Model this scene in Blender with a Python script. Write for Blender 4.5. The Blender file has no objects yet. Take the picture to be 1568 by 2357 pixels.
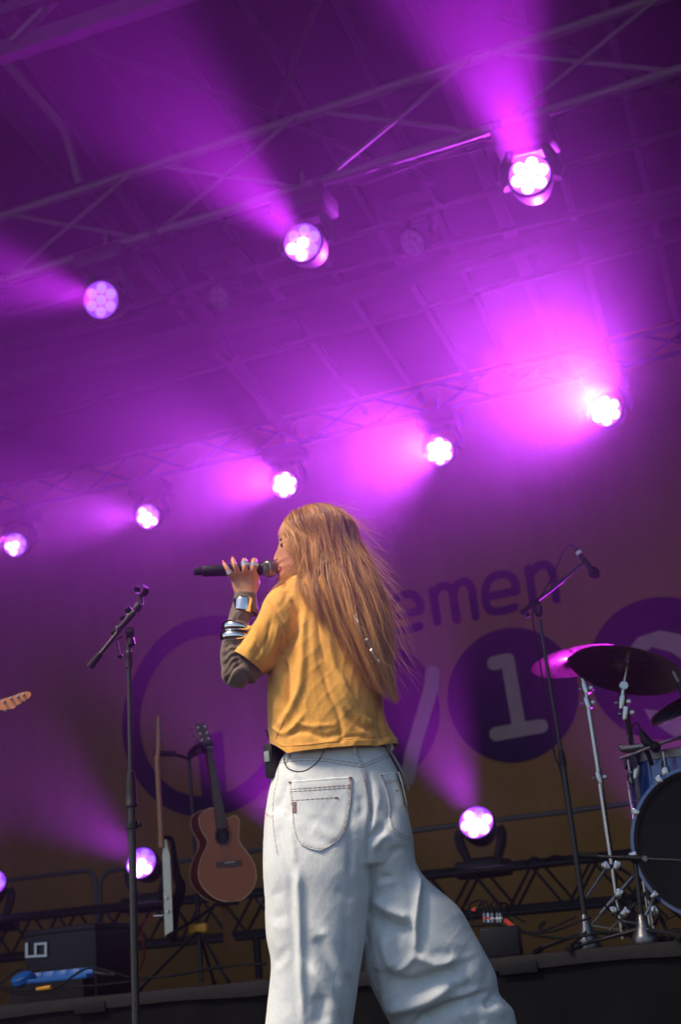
import bpy, bmesh, math, random
import numpy as np
from mathutils import Vector, Matrix, Quaternion
random.seed(7); rng = np.random.default_rng(7)
S = bpy.context.scene; COL = S.collection
PI = math.pi; R_ = math.radians

# ------------------------------------------------------------------ camera
CAM_Z = 0.37
F_PX, PITCH, ROLL, YAW = 3240.0, R_(18.0), R_(-5.5), R_(21.0)     # photo measured on a 1568 x 2356 grid
cf = Vector((-math.sin(YAW)*math.cos(PITCH), math.cos(YAW)*math.cos(PITCH), math.sin(PITCH)))
cx0 = Vector((math.cos(YAW), math.sin(YAW), 0)); cu0 = cx0.cross(cf)
cX = cx0*math.cos(ROLL)+cu0*math.sin(ROLL); cU = -cx0*math.sin(ROLL)+cu0*math.cos(ROLL)
CP = Vector((0, 0, CAM_Z))
HF = Vector((-math.sin(YAW), math.cos(YAW), 0)); HR = Vector((math.cos(YAW), math.sin(YAW), 0))
PD = 4.0                                                           # the singer's distance
cam_d = bpy.data.cameras.new('camera'); cam = bpy.data.objects.new('camera', cam_d); COL.objects.link(cam)
cam.matrix_world = Matrix(((cX.x, cU.x, -cf.x, CP.x), (cX.y, cU.y, -cf.y, CP.y), (cX.z, cU.z, -cf.z, CP.z), (0, 0, 0, 1)))
cam_d.sensor_fit = 'VERTICAL'; cam_d.sensor_height = 36.0; cam_d.lens = F_PX/2356*36
cam_d.clip_start = 0.05; cam_d.clip_end = 500
cam_d.dof.use_dof = True; cam_d.dof.focus_distance = 4.05; cam_d.dof.aperture_fstop = 4.0
S.camera = cam
S.render.resolution_x, S.render.resolution_y = 682, 1024

# ------------------------------------------------------------------ world, sun, exposure
W = bpy.data.worlds.new('World'); S.world = W; W.use_nodes = True
nt = W.node_tree; bg = nt.nodes['Background']
sky = nt.nodes.new('ShaderNodeTexSky'); sky.sky_type = 'NISHITA'; sky.sun_disc = False
SUN_EL, SUN_AZ = R_(55), R_(-42)          # evening sun, left of and behind the camera
sky.sun_elevation = SUN_EL; sky.sun_rotation = PI+SUN_AZ*-1
sky.air_density = 1.0; sky.dust_density = .8
nt.links.new(sky.outputs[0], bg.inputs[0]); bg.inputs[1].default_value = 0.055
sd = bpy.data.lights.new('sun', 'SUN'); sd.energy = 2.1; sd.angle = R_(18); sd.color = (1.0, 0.83, 0.62)
so = bpy.data.objects.new('sun', sd); COL.objects.link(so)
sdir = Vector((-math.sin(-SUN_AZ)*math.cos(SUN_EL), -math.cos(SUN_AZ)*math.cos(SUN_EL), math.sin(SUN_EL)))  # towards the sun
so.rotation_euler = sdir.to_track_quat('Z', 'Y').to_euler()
S.view_settings.view_transform = 'Standard'; S.view_settings.look = 'None'
S.view_settings.exposure = 1.3; S.view_settings.gamma = 1.0
S.cycles.use_denoising = True; S.cycles.volume_bounces = 0; S.cycles.max_bounces = 6
S.cycles.sample_clamp_indirect = 4.0; S.cycles.use_light_tree = True

# ------------------------------------------------------------------ photo -> stage helpers
def ray(px, py): return (cf*F_PX + cX*(px-784) + cU*(1178-py)).normalized()
def at(px, py, Y):                        # where the sight line meets the stage plane y = Y
    d = ray(px, py); return CP + d*(Y/d.y)
def atz(px, py, z): d = ray(px, py); return CP + d*((z-CP.z)/d.z)
def PP(px, py, dy=0.0):                   # upright plane through the singer, dy metres behind it
    d = ray(px, py); return CP + d*((PD+dy)/d.dot(HF))
def proj(P):                              # N x 3 -> photo grid
    P = np.asarray(P)-np.array(CP); z = P@np.array(cf)
    return np.stack([784+F_PX*(P@np.array(cX))/z, 1178-F_PX*(P@np.array(cU))/z], 1)

# ------------------------------------------------------------------ materials
def mat(name, col, rough=.5, metal=0, noise=0, nscale=20, bump=0, bscale=200, coat=0, sheen=0, emis=None, estr=0, spec=.5, sss=0):
    m = bpy.data.materials.new(name); m.use_nodes = True; N = m.node_tree.nodes; L = m.node_tree.links
    b = N['Principled BSDF']
    b.inputs['Base Color'].default_value = (*col, 1); b.inputs['Roughness'].default_value = rough
    b.inputs['Metallic'].default_value = metal; b.inputs['Specular IOR Level'].default_value = spec
    b.inputs['Coat Weight'].default_value = coat
    if sheen: b.inputs['Sheen Weight'].default_value = sheen; b.inputs['Sheen Roughness'].default_value = .5
    if sss: b.inputs['Subsurface Weight'].default_value = sss; b.inputs['Subsurface Radius'].default_value = (.012, .004, .002); b.inputs['Subsurface Scale'].default_value = 1
    if emis: b.inputs['Emission Color'].default_value = (*emis, 1); b.inputs['Emission Strength'].default_value = estr
    tc = N.new('ShaderNodeTexCoord')
    if noise:
        n = N.new('ShaderNodeTexNoise'); n.inputs['Scale'].default_value = nscale; n.inputs['Detail'].default_value = 6
        L.new(tc.outputs['Object'], n.inputs['Vector'])
        mx = N.new('ShaderNodeMix'); mx.data_type = 'RGBA'; mx.inputs[6].default_value = tuple(c*(1-noise) for c in col)+(1,)
        mx.inputs[7].default_value = tuple(min(1, c*(1+noise)) for c in col)+(1,)
        L.new(n.outputs[0], mx.inputs[0]); L.new(mx.outputs[2], b.inputs['Base Color'])
        mr = N.new('ShaderNodeMapRange'); mr.inputs[3].default_value = max(.02, rough-.12); mr.inputs[4].default_value = min(1, rough+.15)
        L.new(n.outputs[0], mr.inputs[0]); L.new(mr.outputs[0], b.inputs['Roughness'])
    if bump:
        n2 = N.new('ShaderNodeTexNoise'); n2.inputs['Scale'].default_value = bscale; n2.inputs['Detail'].default_value = 4
        L.new(tc.outputs['Object'], n2.inputs['Vector'])
        bp = N.new('ShaderNodeBump'); bp.inputs['Strength'].default_value = bump; bp.inputs['Distance'].default_value = .004
        L.new(n2.outputs[0], bp.inputs['Height']); L.new(bp.outputs[0], b.inputs['Normal'])
    return m
M = {}
M['raf'] = mat('dull_rafter', (.034, .034, .038), .6, 0, .3, 8, spec=.15)
M['alu'] = mat('aluminium', (.12, .12, .125), .45, .3, .2, 8)
M['black'] = mat('black_powder_coat', (.018, .018, .02), .38, 0, .3, 60)
M['rubber'] = mat('black_rubber', (.012, .012, .012), .7, 0, .3, 90, spec=.25)
M['matte'] = mat('matte_black_plastic', (.012, .012, .015), .5, 0, .3, 40, spec=.3)
M['cloth_b'] = mat('black_molton', (.010, .010, .011), .95, 0, .3, 5, .3, 300, spec=.06)
M['tarp'] = mat('dark_tarpaulin', (.006, .006, .008), .8, 0, .3, 3, spec=.05)
M['trim'] = mat('riser_edge_wood', (.030, .027, .028), .7, 0, .5, 14, spec=.2)
M['deck'] = mat('riser_deck', (.05, .035, .035), .5, 0, .4, 12)
M['chrome'] = mat('chrome', (.45, .45, .47), .22, 1, .2, 20)
M['silver'] = mat('polished_silver', (.85, .83, .80), .12, 1)
M['dsteel'] = mat('worn_steel', (.20, .20, .215), .35, .9, .3, 30)
M['red'] = mat('red_tape', (.75, .05, .03), .6)
M['redcab'] = mat('red_cable', (.45, .02, .03), .45)
M['white'] = mat('white_tape', (.75, .75, .74), .6)
M['yellow'] = mat('yellow_plastic', (.85, .38, .02), .45)
M['bluep'] = mat('blue_plastic', (.01, .15, .52), .4)
M['lens'] = mat('lit_lens', (.9, .8, 1), .2, emis=(.80, .42, 1.0), estr=2.6)
M['lensdim'] = mat('dim_lit_lens', (.6, .4, .9), .15, emis=(.50, .20, 1.0), estr=.45)
M['lensring'] = mat('lens_glass_disc', (.5, .2, .8), .12, emis=(.35, .06, .8), estr=.2)
M['glass_off'] = mat('unlit_lens', (.25, .2, .3), .08, 0, coat=1)

# ------------------------------------------------------------------ mesh helpers
PW = 1.5
class MB:
    def __init__(s): s.v = []; s.f = []
    def add(s, vs, fs):
        o = len(s.v); s.v += [tuple(v) for v in vs]; s.f += [tuple(i+o for i in f) for f in fs]; return s
    def box(s, c, sz, rot=None, bev=0):
        c = Vector(c); h = Vector(sz)/2
        if bev > 0: bev = min(bev, min(h)*.9)
        vs = []
        if not bev:
            for x in (-1, 1):
                for y in (-1, 1):
                    for z in (-1, 1): vs.append(Vector((x*h.x, y*h.y, z*h.z)))
            fs = [(0, 1, 3, 2), (4, 6, 7, 5), (0, 4, 5, 1), (2, 3, 7, 6), (0, 2, 6, 4), (1, 5, 7, 3)]
        else:
            bm = bmesh.new(); bmesh.ops.create_cube(bm, size=1)
            for v in bm.verts: v.co = Vector((v.co.x*sz[0], v.co.y*sz[1], v.co.z*sz[2]))
            bmesh.ops.bevel(bm, geom=bm.edges[:], offset=bev, segments=2, affect='EDGES', profile=.5)
            bm.verts.index_update(); vs = [v.co.copy() for v in bm.verts]; fs = [[v.index for v in f.verts] for f in bm.faces]; bm.free()
        if rot is not None: vs = [rot @ v for v in vs]
        return s.add([v+c for v in vs], fs)
    def bar(s, a, b, w, h=None, up=(0, 0, 1)):
        a = Vector(a); b = Vector(b); z = (b-a); L = z.length; z.normalize(); up = Vector(up)
        x = up.cross(z)
        if x.length < 1e-3: x = Vector((1, 0, 0)).cross(z)
        x.normalize(); y = z.cross(x)
        return s.box((a+b)/2, (w, h or w, L), Matrix((x, y, z)).transposed())
    def tube(s, pts, r, n=10, caps=True, squash=None):
        pts = [Vector(p) for p in pts]; m = len(pts)
        rr = r if hasattr(r, '__len__') else [r]*m
        t0 = (pts[1]-pts[0]).normalized(); up = Vector((0, 0, 1)) if abs(t0.z) < .9 else Vector((0, 1, 0))
        nx = up.cross(t0).normalized(); rings = []; prev = t0
        for i, p in enumerate(pts):
            t = (pts[min(i+1, m-1)]-pts[max(i-1, 0)]).normalized()
            q = prev.rotation_difference(t); nx = (q @ nx); nx = (nx-t*nx.dot(t)).normalized(); prev = t
            ny = t.cross(nx)
            rings.append([p+nx*(rr[i]*math.cos(2*PI*k/n))+ny*(rr[i]*math.sin(2*PI*k/n)*(squash or 1)) for k in range(n)])
        vs = [v for g in rings for v in g]; fs = []
        for i in range(m-1):
            for k in range(n): a = i*n+k; b = i*n+(k+1) % n; fs.append((a, b, b+n, a+n))
        if caps: fs.append(tuple(range(n))[::-1]); fs.append(tuple((m-1)*n+k for k in range(n)))
        return s.add(vs, fs)
    def lathe(s, prof, o=(0, 0, 0), axis=(0, 0, 1), n=32, closed=False):
        # prof: (radius, height) list turned round axis
        o = Vector(o); ax = Vector(axis).normalized(); q = Vector((0, 0, 1)).rotation_difference(ax)
        vs = []; fs = []; m = len(prof)
        for (r, h) in prof:
            for k in range(n):
                a = 2*PI*k/n; vs.append(o+q @ Vector((max(r, 1e-5)*math.cos(a), max(r, 1e-5)*math.sin(a), h)))
        for i in range(m-1 if not closed else m):
            j = (i+1) % m
            for k in range(n): fs.append((i*n+k, i*n+(k+1) % n, j*n+(k+1) % n, j*n+k))
        return s.add(vs, fs)
    def ball(s, c, r, n=16, sc=(1, 1, 1), rot=None):
        prof = [(math.sin(PI*i/(n//2)), -math.cos(PI*i/(n//2))) for i in range(n//2+1)]
        b = MB().lathe(prof, n=n); c = Vector(c)
        vs = [Vector((v[0]*r*sc[0], v[1]*r*sc[1], v[2]*r*sc[2])) for v in b.v]
        if rot is not None: vs = [rot @ v for v in vs]
        return s.add([v+c for v in vs], b.f)
    def prism(s, outline, to3, d0, d1):
        # outline: 2D ccw list; to3(u, v, d) -> point
        n = len(outline); vs = [to3(u, v, d0) for u, v in outline]+[to3(u, v, d1) for u, v in outline]
        fs = [tuple(range(n))[::-1], tuple(range(n, 2*n))]+[(i, (i+1) % n, n+(i+1) % n, n+i) for i in range(n)]
        return s.add(vs, fs)
    def build(s, name, m, parent=None, smooth=True, sharp=40, weld=False):
        me = bpy.data.meshes.new(name); loc = parent.get('_w') if parent else None
        me.from_pydata(s.v, [], s.f); me.validate()
        bm = bmesh.new(); bm.from_mesh(me)
        if weld: bmesh.ops.remove_doubles(bm, verts=bm.verts[:], dist=1e-5)
        bmesh.ops.recalc_face_normals(bm, faces=bm.faces[:])
        if parent is not None:                 # points were given in stage space: bring them into the parent's
            bm.transform(WM(parent).inverted())
        bm.to_mesh(me); bm.free()
        me.materials.append(m)
        if smooth:
            me.shade_smooth(); me.set_sharp_from_angle(angle=R_(sharp))
        o = bpy.data.objects.new(name, me); COL.objects.link(o)
        if parent is not None: o.parent = parent
        return o
def WM(o):
    m = o.matrix_basis.copy()
    while o.parent is not None: o = o.parent; m = o.matrix_basis @ m
    return m
def tag(o, label=None, cat=None, group=None, kind=None):
    if label: o['label'] = label
    if cat: o['category'] = cat
    if group: o['group'] = group
    if kind: o['kind'] = kind
    return o
def empty(name, loc, label=None, cat=None, group=None):
    o = bpy.data.objects.new(name, None); COL.objects.link(o); o.location = loc; o.empty_display_size = .1
    return tag(o, label, cat, group)
def spline(pts, n):
    P = np.array([tuple(p) for p in pts], float); m = len(P)
    if m < 3:
        t = np.linspace(0, 1, n)[:, None]; return P[0]*(1-t)+P[-1]*t
    E_ = np.vstack([2*P[0]-P[1], P, 2*P[-1]-P[-2]]); out = []
    for s_ in np.linspace(0, m-1-1e-9, n):
        i = int(s_); t = s_-i; a, b, c, d = E_[i:i+4]
        out.append(.5*((2*b)+(-a+c)*t+(2*a-5*b+4*c-d)*t*t+(-a+3*b-3*c+d)*t**3))
    return np.array(out)
def lerp(a, b, t): return a+(b-a)*t

# ================================================================== SETTING
Y_RISER, Y_BACK, Y_TR1, Y_TR2 = 5.75, 12.6, 7.4, 11.2
Z_R = CAM_Z-0.005
# stage floor and ground
o = MB().box((0, 5.5, -.1), (22, 17, .2)).build('stage_floor', M['cloth_b'], smooth=False); tag(o, kind='structure')
o = MB().box((0, 0, -1.6), (400, 400, .2)).build('ground', mat('grass_ground', (.06, .07, .04), .9, 0, .4, 1), smooth=False); tag(o, kind='structure')

# drum and backline riser: deck, pale edge strip, black skirt
ris = empty('riser', (0, Y_RISER, 0), 'long low riser with a pale scuffed edge and a black cloth skirt', 'riser')
MB().box((-1, Y_RISER+3.3, Z_R-.02), (14, 6.58, .04)).build('deck', M['deck'], ris, smooth=False)
def strip_mesh():
    b = MB(); n = 260; vs = []; prof = [(0, .0), (-.012, -.006), (-.016, -.03), (-.012, -.055), (.0, -.058), (.02, -.058), (.02, 0)]
    for i in range(n+1):
        x = -8+14*i/n; w = .004*math.sin(x*3.1)+.003*math.sin(x*9.7+1)
        for (dy, dz) in prof: vs.append((x, Y_RISER+dy+w*.5, Z_R+dz+(w if dz < -.02 else w*.3)))
    m = len(prof); fs = [(i*m+k, (i+1)*m+k, (i+1)*m+(k+1) % m, i*m+(k+1) % m) for i in range(n) for k in range(m)]
    return b.add(vs, fs)
strip_mesh().build('edge_strip', M['trim'], ris)
def skirt():
    n = 700; vs = []; rows = 10
    for i in range(n+1):
        x = -8+14*i/n
        for j in range(rows):
            t = j/(rows-1); y = Y_RISER+.008-.006*t+(.012+.03*t)*(.5+.5*math.sin(x*19+1.5*math.sin(x*2.3)))*t**.6*-1
            vs.append((x, y, Z_R-.05-(Z_R-.05)*t+.002))
    return MB().add(vs, [(i*rows+j, (i+1)*rows+j, (i+1)*rows+j+1, i*rows+j+1) for i in range(n) for j in range(rows-1)])
skirt().build('skirt', M['cloth_b'], ris)
for x in np.arange(-7, 6, 1.0):
    MB().box((x+.37, Y_RISER-.018, Z_R-.045), (.16, .006, .045), bev=.002).build('tape_strip', M['rubber'], ris)

# banner
def banner_mat():
    m = bpy.data.materials.new('banner_cloth'); m.use_nodes = True; N = m.node_tree.nodes; L = m.node_tree.links; b = N['Principled BSDF']
    b.inputs['Roughness'].default_value = .9; b.inputs['Specular IOR Level'].default_value = .1
    tc = N.new('ShaderNodeTexCoord'); n = N.new('ShaderNodeTexNoise'); n.inputs['Scale'].default_value = 1.6; n.inputs['Detail'].default_value = 8
    mp = N.new('ShaderNodeMapping'); mp.inputs['Scale'].default_value = (3, 1, .7); L.new(tc.outputs['Object'], mp.inputs[0]); L.new(mp.outputs[0], n.inputs['Vector'])
    n2 = N.new('ShaderNodeTexNoise'); n2.inputs['Scale'].default_value = 45; n2.inputs['Detail'].default_value = 3; L.new(tc.outputs['Object'], n2.inputs['Vector'])
    mx = N.new('ShaderNodeMix'); mx.data_type = 'RGBA'; mx.inputs[6].default_value = (.26, .125, .03, 1); mx.inputs[7].default_value = (.48, .25, .08, 1)
    ad = N.new('ShaderNodeMath'); ad.operation = 'MULTIPLY_ADD'; ad.inputs[1].default_value = .5; L.new(n2.outputs[0], ad.inputs[0])
    mu = N.new('ShaderNodeMath'); mu.operation = 'MULTIPLY'; mu.inputs[1].default_value = .6; L.new(n.outputs[0], mu.inputs[0]); L.new(mu.outputs[0], ad.inputs[2])
    L.new(ad.outputs[0], mx.inputs[0]); L.new(mx.outputs[2], b.inputs['Base Color'])
    bp = N.new('ShaderNodeBump'); bp.inputs['Strength'].default_value = .5; bp.inputs['Distance'].default_value = .01; L.new(n2.outputs[0], bp.inputs['Height']); L.new(bp.outputs[0], b.inputs['Normal'])
    return m
M['banner'] = banner_mat()
M['print_d'] = mat('dark_violet_print', (.035, .022, .085), .9, 0, .35, 6, spec=.1)
M['print_l'] = mat('pale_print', (.44, .35, .36), .9, 0, .15, 8, spec=.1)
def bz(x, z): return Y_BACK+.020*math.sin(x*2.3)+.012*math.sin(x*7.1+z*.8)+.01*math.sin(z*2.7+x)   # the banner's slow folds
def roofz0(y): return at(784, 240, Y_TR1).z+.55-math.tan(R_(4.4))*(y-Y_TR1)+.1
def banner():
    vs = []; nx, nz = 260, 90; x0, x1, z0, z1 = -11.0, 5.3, .2, roofz0(Y_BACK)
    for i in range(nx+1):
        for j in range(nz+1):
            x = lerp(x0, x1, i/nx); z = lerp(z0, z1, j/nz); vs.append((x, bz(x, z), z))
    return MB().add(vs, [(i*(nz+1)+j, (i+1)*(nz+1)+j, (i+1)*(nz+1)+j+1, i*(nz+1)+j+1) for i in range(nx) for j in range(nz)])
ban = empty('banner', (-3, Y_BACK, 0), 'huge ochre cloth banner with dark discs and a word, hung across the back', 'banner')
banner().build('cloth', M['banner'], ban)
def flat_print(outlines, name, m, off):
    # filled shapes (outer, optional holes) in photo pixels, laid on the banner as a printed sheet
    bm = bmesh.new()
    for loop in outlines:
        vs = [bm.verts.new((at(px, py, Y_BACK).x, 0, at(px, py, Y_BACK).z)) for px, py in loop]
        for i in range(len(vs)): bm.edges.new((vs[i], vs[(i+1) % len(vs)]))
    bmesh.ops.triangle_fill(bm, use_beauty=True, use_dissolve=False, edges=bm.edges[:], normal=(0, -1, 0))
    for it in range(9):
        es = [e for e in bm.edges if e.calc_length() > .09]
        if not es: break
        bmesh.ops.subdivide_edges(bm, edges=es, cuts=1); bmesh.ops.triangulate(bm, faces=bm.faces[:])
    for v in bm.verts: v.co.y = bz(v.co.x, v.co.z)-off-.012
    me = bpy.data.meshes.new(name); bm.transform(WM(ban).inverted()); bm.to_mesh(me); bm.free(); me.materials.append(m)
    me.shade_smooth()
    o = bpy.data.objects.new(name, me); COL.objects.link(o); o.parent = ban; return o
def ell(cx, cy, rx, ry, tilt=0, n=72, rev=False):
    t = R_(tilt); pts = [(cx+rx*math.cos(a)*math.cos(t)-ry*math.sin(a)*math.sin(t), cy+rx*math.cos(a)*math.sin(t)+ry*math.sin(a)*math.cos(t)) for a in np.linspace(0, 2*PI, n, endpoint=False)]
    return pts[::-1] if rev else pts
def circ3(p0, p1, p2):                     # a true circle on the banner through three photo points -> (x, z, r)
    (ax, az), (bx_, bz_), (cx, cz) = [(at(*p, Y_BACK).x, at(*p, Y_BACK).z) for p in (p0, p1, p2)]
    d = 2*(ax*(bz_-cz)+bx_*(cz-az)+cx*(az-bz_))
    ux = ((ax*ax+az*az)*(bz_-cz)+(bx_*bx_+bz_*bz_)*(cz-az)+(cx*cx+cz*cz)*(az-bz_))/d
    uz = ((ax*ax+az*az)*(cx-bx_)+(bx_*bx_+bz_*bz_)*(ax-cx)+(cx*cx+cz*cz)*(bx_-ax))/d
    return ux, uz, math.hypot(ax-ux, az-uz)
def pxy(x, z): q = proj([(x, Y_BACK, z)])[0]; return (float(q[0]), float(q[1]))
def circ_px(c, k=1, n=80): x, z, r = c; return [pxy(x+k*r*math.cos(a), z+k*r*math.sin(a)) for a in np.linspace(0, 2*PI, n, endpoint=False)]
cA = circ3((281, 1650), (500, 1417), (440, 1878)); cB = circ3((1015, 1640), (935, 1500), (930, 1785)); cC = circ3((1033, 1600), (1180, 1446), (1190, 1755)); cD = circ3((1358, 1520), (1480, 1378), (1440, 1680))
flat_print([circ_px(cA), circ_px(cA, .80)], 'printed_ring', M['print_d'], .006)
flat_print([[(456, 1700), (513, 1682), (528, 1860), (475, 1880)]], 'printed_bar', M['print_d'], .009)
flat_print([circ_px(cB)], 'printed_disc', M['print_d'], .006)
flat_print([circ_px(cC)], 'printed_disc', M['print_d'], .006)
flat_print([circ_px(cD)], 'printed_disc', M['print_d'], .006)
def stroke(path, w, n=40):                 # stroke with round ends along a photo path
    P = spline([(a, b, 0) for a, b in path], n)[:, :2] if len(path) > 2 else np.array([lerp(np.array(path[0], float), np.array(path[1], float), t) for t in np.linspace(0, 1, 6)])
    T = np.gradient(P, axis=0); T /= np.linalg.norm(T, axis=1)[:, None]; Nn = np.stack([-T[:, 1], T[:, 0]], 1)*w/2
    a0 = math.atan2(-Nn[0][1], -Nn[0][0])
    lft = [tuple(p) for p in P+Nn]; rgt = [tuple(p) for p in (P-Nn)[::-1]]
    c0 = [(P[-1][0]+Nn[-1][0]*math.cos(a)+T[-1][0]*w/2*math.sin(a), P[-1][1]+Nn[-1][1]*math.cos(a)+T[-1][1]*w/2*math.sin(a)) for a in np.linspace(0, PI, 8)[1:-1]]
    c1 = [(P[0][0]-Nn[0][0]*math.cos(a)-T[0][0]*w/2*math.sin(a), P[0][1]-Nn[0][1]*math.cos(a)-T[0][1]*w/2*math.sin(a)) for a in np.linspace(0, PI, 8)[1:-1]]
    return lft+c0+rgt+c1
for i, sgm in enumerate([[(1141, 1528), (1174, 1521)], [(1174, 1525), (1200, 1680)], [(1145, 1690), (1250, 1672)]]):
    flat_print([stroke(sgm, 32)], 'numeral_one', M['print_l'], .012+.003*i)
flat_print([stroke([(1000, 1550), (994, 1590), (975, 1650), (950, 1730), (938, 1790)], 34), ], 'numeral_stroke', M['print_l'], .012)
flat_print([[(1446, 1500), (1470, 1466), (1520, 1450), (1568, 1460), (1620, 1520), (1625, 1640), (1560, 1700), (1500, 1660), (1485, 1632), (1560, 1640), (1590, 1600), (1592, 1560), (1568, 1515), (1545, 1475+25), (1500, 1488), (1475, 1520), (1440, 1530)]], 'letter_e', M['print_l'], .012)
LW = 22
def letter_e(x, y, s=1):                   # around the glyph centre, following the banner's own slope
    k = -.2
    f = lambda a, b: (x+a*s+.06*b*s, y+b*s+k*a*s)
    return [[f(-42, 4), f(40, 4)], [f(40, 4), f(40, -18), f(26, -42), f(0, -50), f(-28, -42), f(-41, -16), f(-42, 18), f(-30, 42), f(0, 50), f(36, 46)]]
segs = []
segs += letter_e(937, 1410, .82); segs += letter_e(1156, 1366, .84)
segs += [[(998, 1360), (1010, 1432)], [(1000, 1372), (1012, 1354), (1030, 1349), (1043, 1362), (1048, 1390), (1054, 1427)], [(1044, 1366), (1056, 1344), (1074, 1339), (1087, 1352), (1092, 1380), (1098, 1420)]]
segs += [[(1218, 1308), (1230, 1388)], [(1221, 1324), (1238, 1304), (1258, 1300), (1272, 1316), (1277, 1345), (1282, 1380)]]
segs += [[(838, 1388), (850, 1468)], [(841, 1408), (852, 1390), (866, 1382), (884, 1382)]]
segs += [[(742, 1350), (764, 1486)], [(752, 1420), (768, 1404), (790, 1402), (806, 1424), (806, 1456), (790, 1478), (764, 1484)]]
for i, sgm in enumerate(segs):
    flat_print([stroke(sgm, LW-3)], 'printed_letter', M['print_d'], .006+.002*(i % 3))

# unseen black side drapes added to block sky light, and dark roof skin
def drape(name, x, y0, y1, z1, label):
    vs = []; n = 120; rows = 6
    for i in range(n+1):
        y = lerp(y0, y1, i/n)
        for j in range(rows): vs.append((x+.08*math.sin(y*9+j*.1), y, lerp(0, z1, j/(rows-1))))
    o = MB().add(vs, [(i*rows+j, (i+1)*rows+j, (i+1)*rows+j+1, i*rows+j+1) for i in range(n) for j in range(rows-1)]).build(name, M['cloth_b'])
    tag(o, label, 'light blocking curtain')
drape('light_block_curtain', -9.8, 3.1, 13, 7, 'unseen black pleated curtain added to block sky light on the left')
drape('light_block_curtain', 5.4, 3.1, 13, 7, 'unseen black pleated curtain added to block sky light on the right')

# roof: rafters run back with a slight fall
zt = at(784, 240, Y_TR1).z; SL = math.tan(R_(4.4)); ZR0 = zt+.55
def roofz(y): return ZR0-SL*(y-Y_TR1)
def onroof(px, py, drop=0):
    d = ray(px, py); t = (ZR0-drop+SL*Y_TR1-CP.z)/(d.z+SL*d.y); return CP+d*t
vs = [(-11, 2.0, roofz(2.0)+.12), (6, 2.0, roofz(2.0)+.12), (6, 14.5, roofz(14.5)+.12), (-11, 14.5, roofz(14.5)+.12)]  # unseen front edge carried forward to keep sun off the riser
o = MB().add(vs+[(a, b, c+.05) for a, b, c in vs], [(0, 1, 2, 3), (7, 6, 5, 4), (0, 4, 5, 1), (1, 5, 6, 2), (2, 6, 7, 3), (3, 7, 4, 0)]).build('roof_canopy', M['tarp'], smooth=False)
tag(o, 'dark tarpaulin roof skin stretched over the rafters', 'roof')
def lineext(a, b, t0, t1): return lerp(a, b, t0), lerp(a, b, t1)
raf = [((132, 0), (480, 465)), ((355, 15), (590, 360)), ((560, 0), (745, 310)), ((784, 20), (909, 285)), ((944, 0), (1174, 555)), ((962, 0), (1190, 555)), ((1189, 0), (1300, 420)), ((1391, 0), (1434, 190)), ((0, 230), (280, 550)), ((0, 30), (230, 370))]
side = ['first', 'second', 'third', 'fourth', 'fifth', 'sixth', 'seventh', 'eighth']
rlabels = ['thin roof rafter crossing the upper left beam glow', 'roof rafter just right of the white corner beam end', 'roof rafter running down from the top middle edge', 'roof rafter between the top middle and the tall beam',
           'left bar of the paired rafters passing the tall light beam', 'right bar of the paired rafters passing the tall light beam', 'roof rafter hidden inside the tall magenta beam', 'faint roof rafter near the top right corner',
           'broad lit rafter slanting from the left edge', 'rafter with cable clamps slanting from the top left corner']
for i, (a, b) in enumerate(raf):
    A = onroof(*a, .06+.03*(i % 3)); B = onroof(*b, .06+.03*(i % 3)); d = (B-A).normalized()
    A2 = A-d*((A.y-2.2)/d.y); B2 = B+d*((12.9-B.y)/d.y)
    w = .055 if i < 8 else .085
    tag(MB().bar(A2, B2, w, w*.8).build('rafter', M['raf']), rlabels[i], 'rafter', 'rafters under the roof')
br = [((20, 45), (640, 272)), ((732, 0), (600, 345)), ((640, 272), (1000, 420)), ((20, 720), (300, 640)), ((1568, 215), (1150, 40))]
bl = ['long diagonal roof brace crossing the upper left', 'steep roof brace crossing near the top middle', 'roof brace continuing behind the front truss', 'short roof brace low on the left', 'faint roof brace at the upper right']
for i, (a, b) in enumerate(br):
    A, B = onroof(*a, .18), onroof(*b, .18)
    tag(MB().tube([A, B], .03, 8).build('roof_brace', M['raf']), bl[i], 'brace', 'diagonal braces under the roof')
pur = [((0, 884), (784, 677), .16, .22), ((0, 982), (500, 842), .06, .14), ((115, 777), (750, 627), .05, .14), ((-20, 800), (640, 650), .04, .20), ((760, 560), (1568, 300), .04, .3)]
pl = ['wide rear roof beam of pale metal', 'thin rear roof purlin below the wide beam', 'thin roof purlin above the wide beam', 'second thin purlin hugging the wide beam', 'faint purlin behind the front truss at right']
for i, (a, b, w, dr) in enumerate(pur):
    A, B = onroof(*a, dr), onroof(*b, dr); d = (B-A).normalized()
    tag(MB().bar(A-d*2.5, B+d*6, w, w*.7).build('roof_purlin', M['raf']), pl[i], 'beam', 'cross beams under the roof')
# large corner beam, top left
A = at(0, 122, 5.6); B = at(420, -18, 5.6); d = (B-A)
bmr = tag(MB().bar(A-d*1.5, B+d*2, .075, .10).build('roof_beam', M['raf']), 'thick square aluminium beam crossing the top left corner', 'beam')
A = at(0, 28, 5.5); B = at(160, -25, 5.5); d = (B-A)
tag(MB().bar(A-d*1.5, B+d*4, .05, .07).build('roof_beam', M['raf']), 'slimmer beam in the very top left corner', 'beam')
tag(MB().bar(at(30, 96, 5.55), at(125, 0, 5.55), .045, .03).build('roof_strut', M['alu']), 'short strut joining the two beams in the top left corner', 'strut')
tag(MB().tube([Vector(p) for p in spline([at(10, 140, 6.2), at(75, 215, 6.4), at(140, 290, 6.6), at(160, 340, 6.7), at(182, 420, 6.8)], 20)], .028, 8).build('roof_strut', M['alu']), 'bent tube strut below the corner beam', 'strut')

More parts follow.
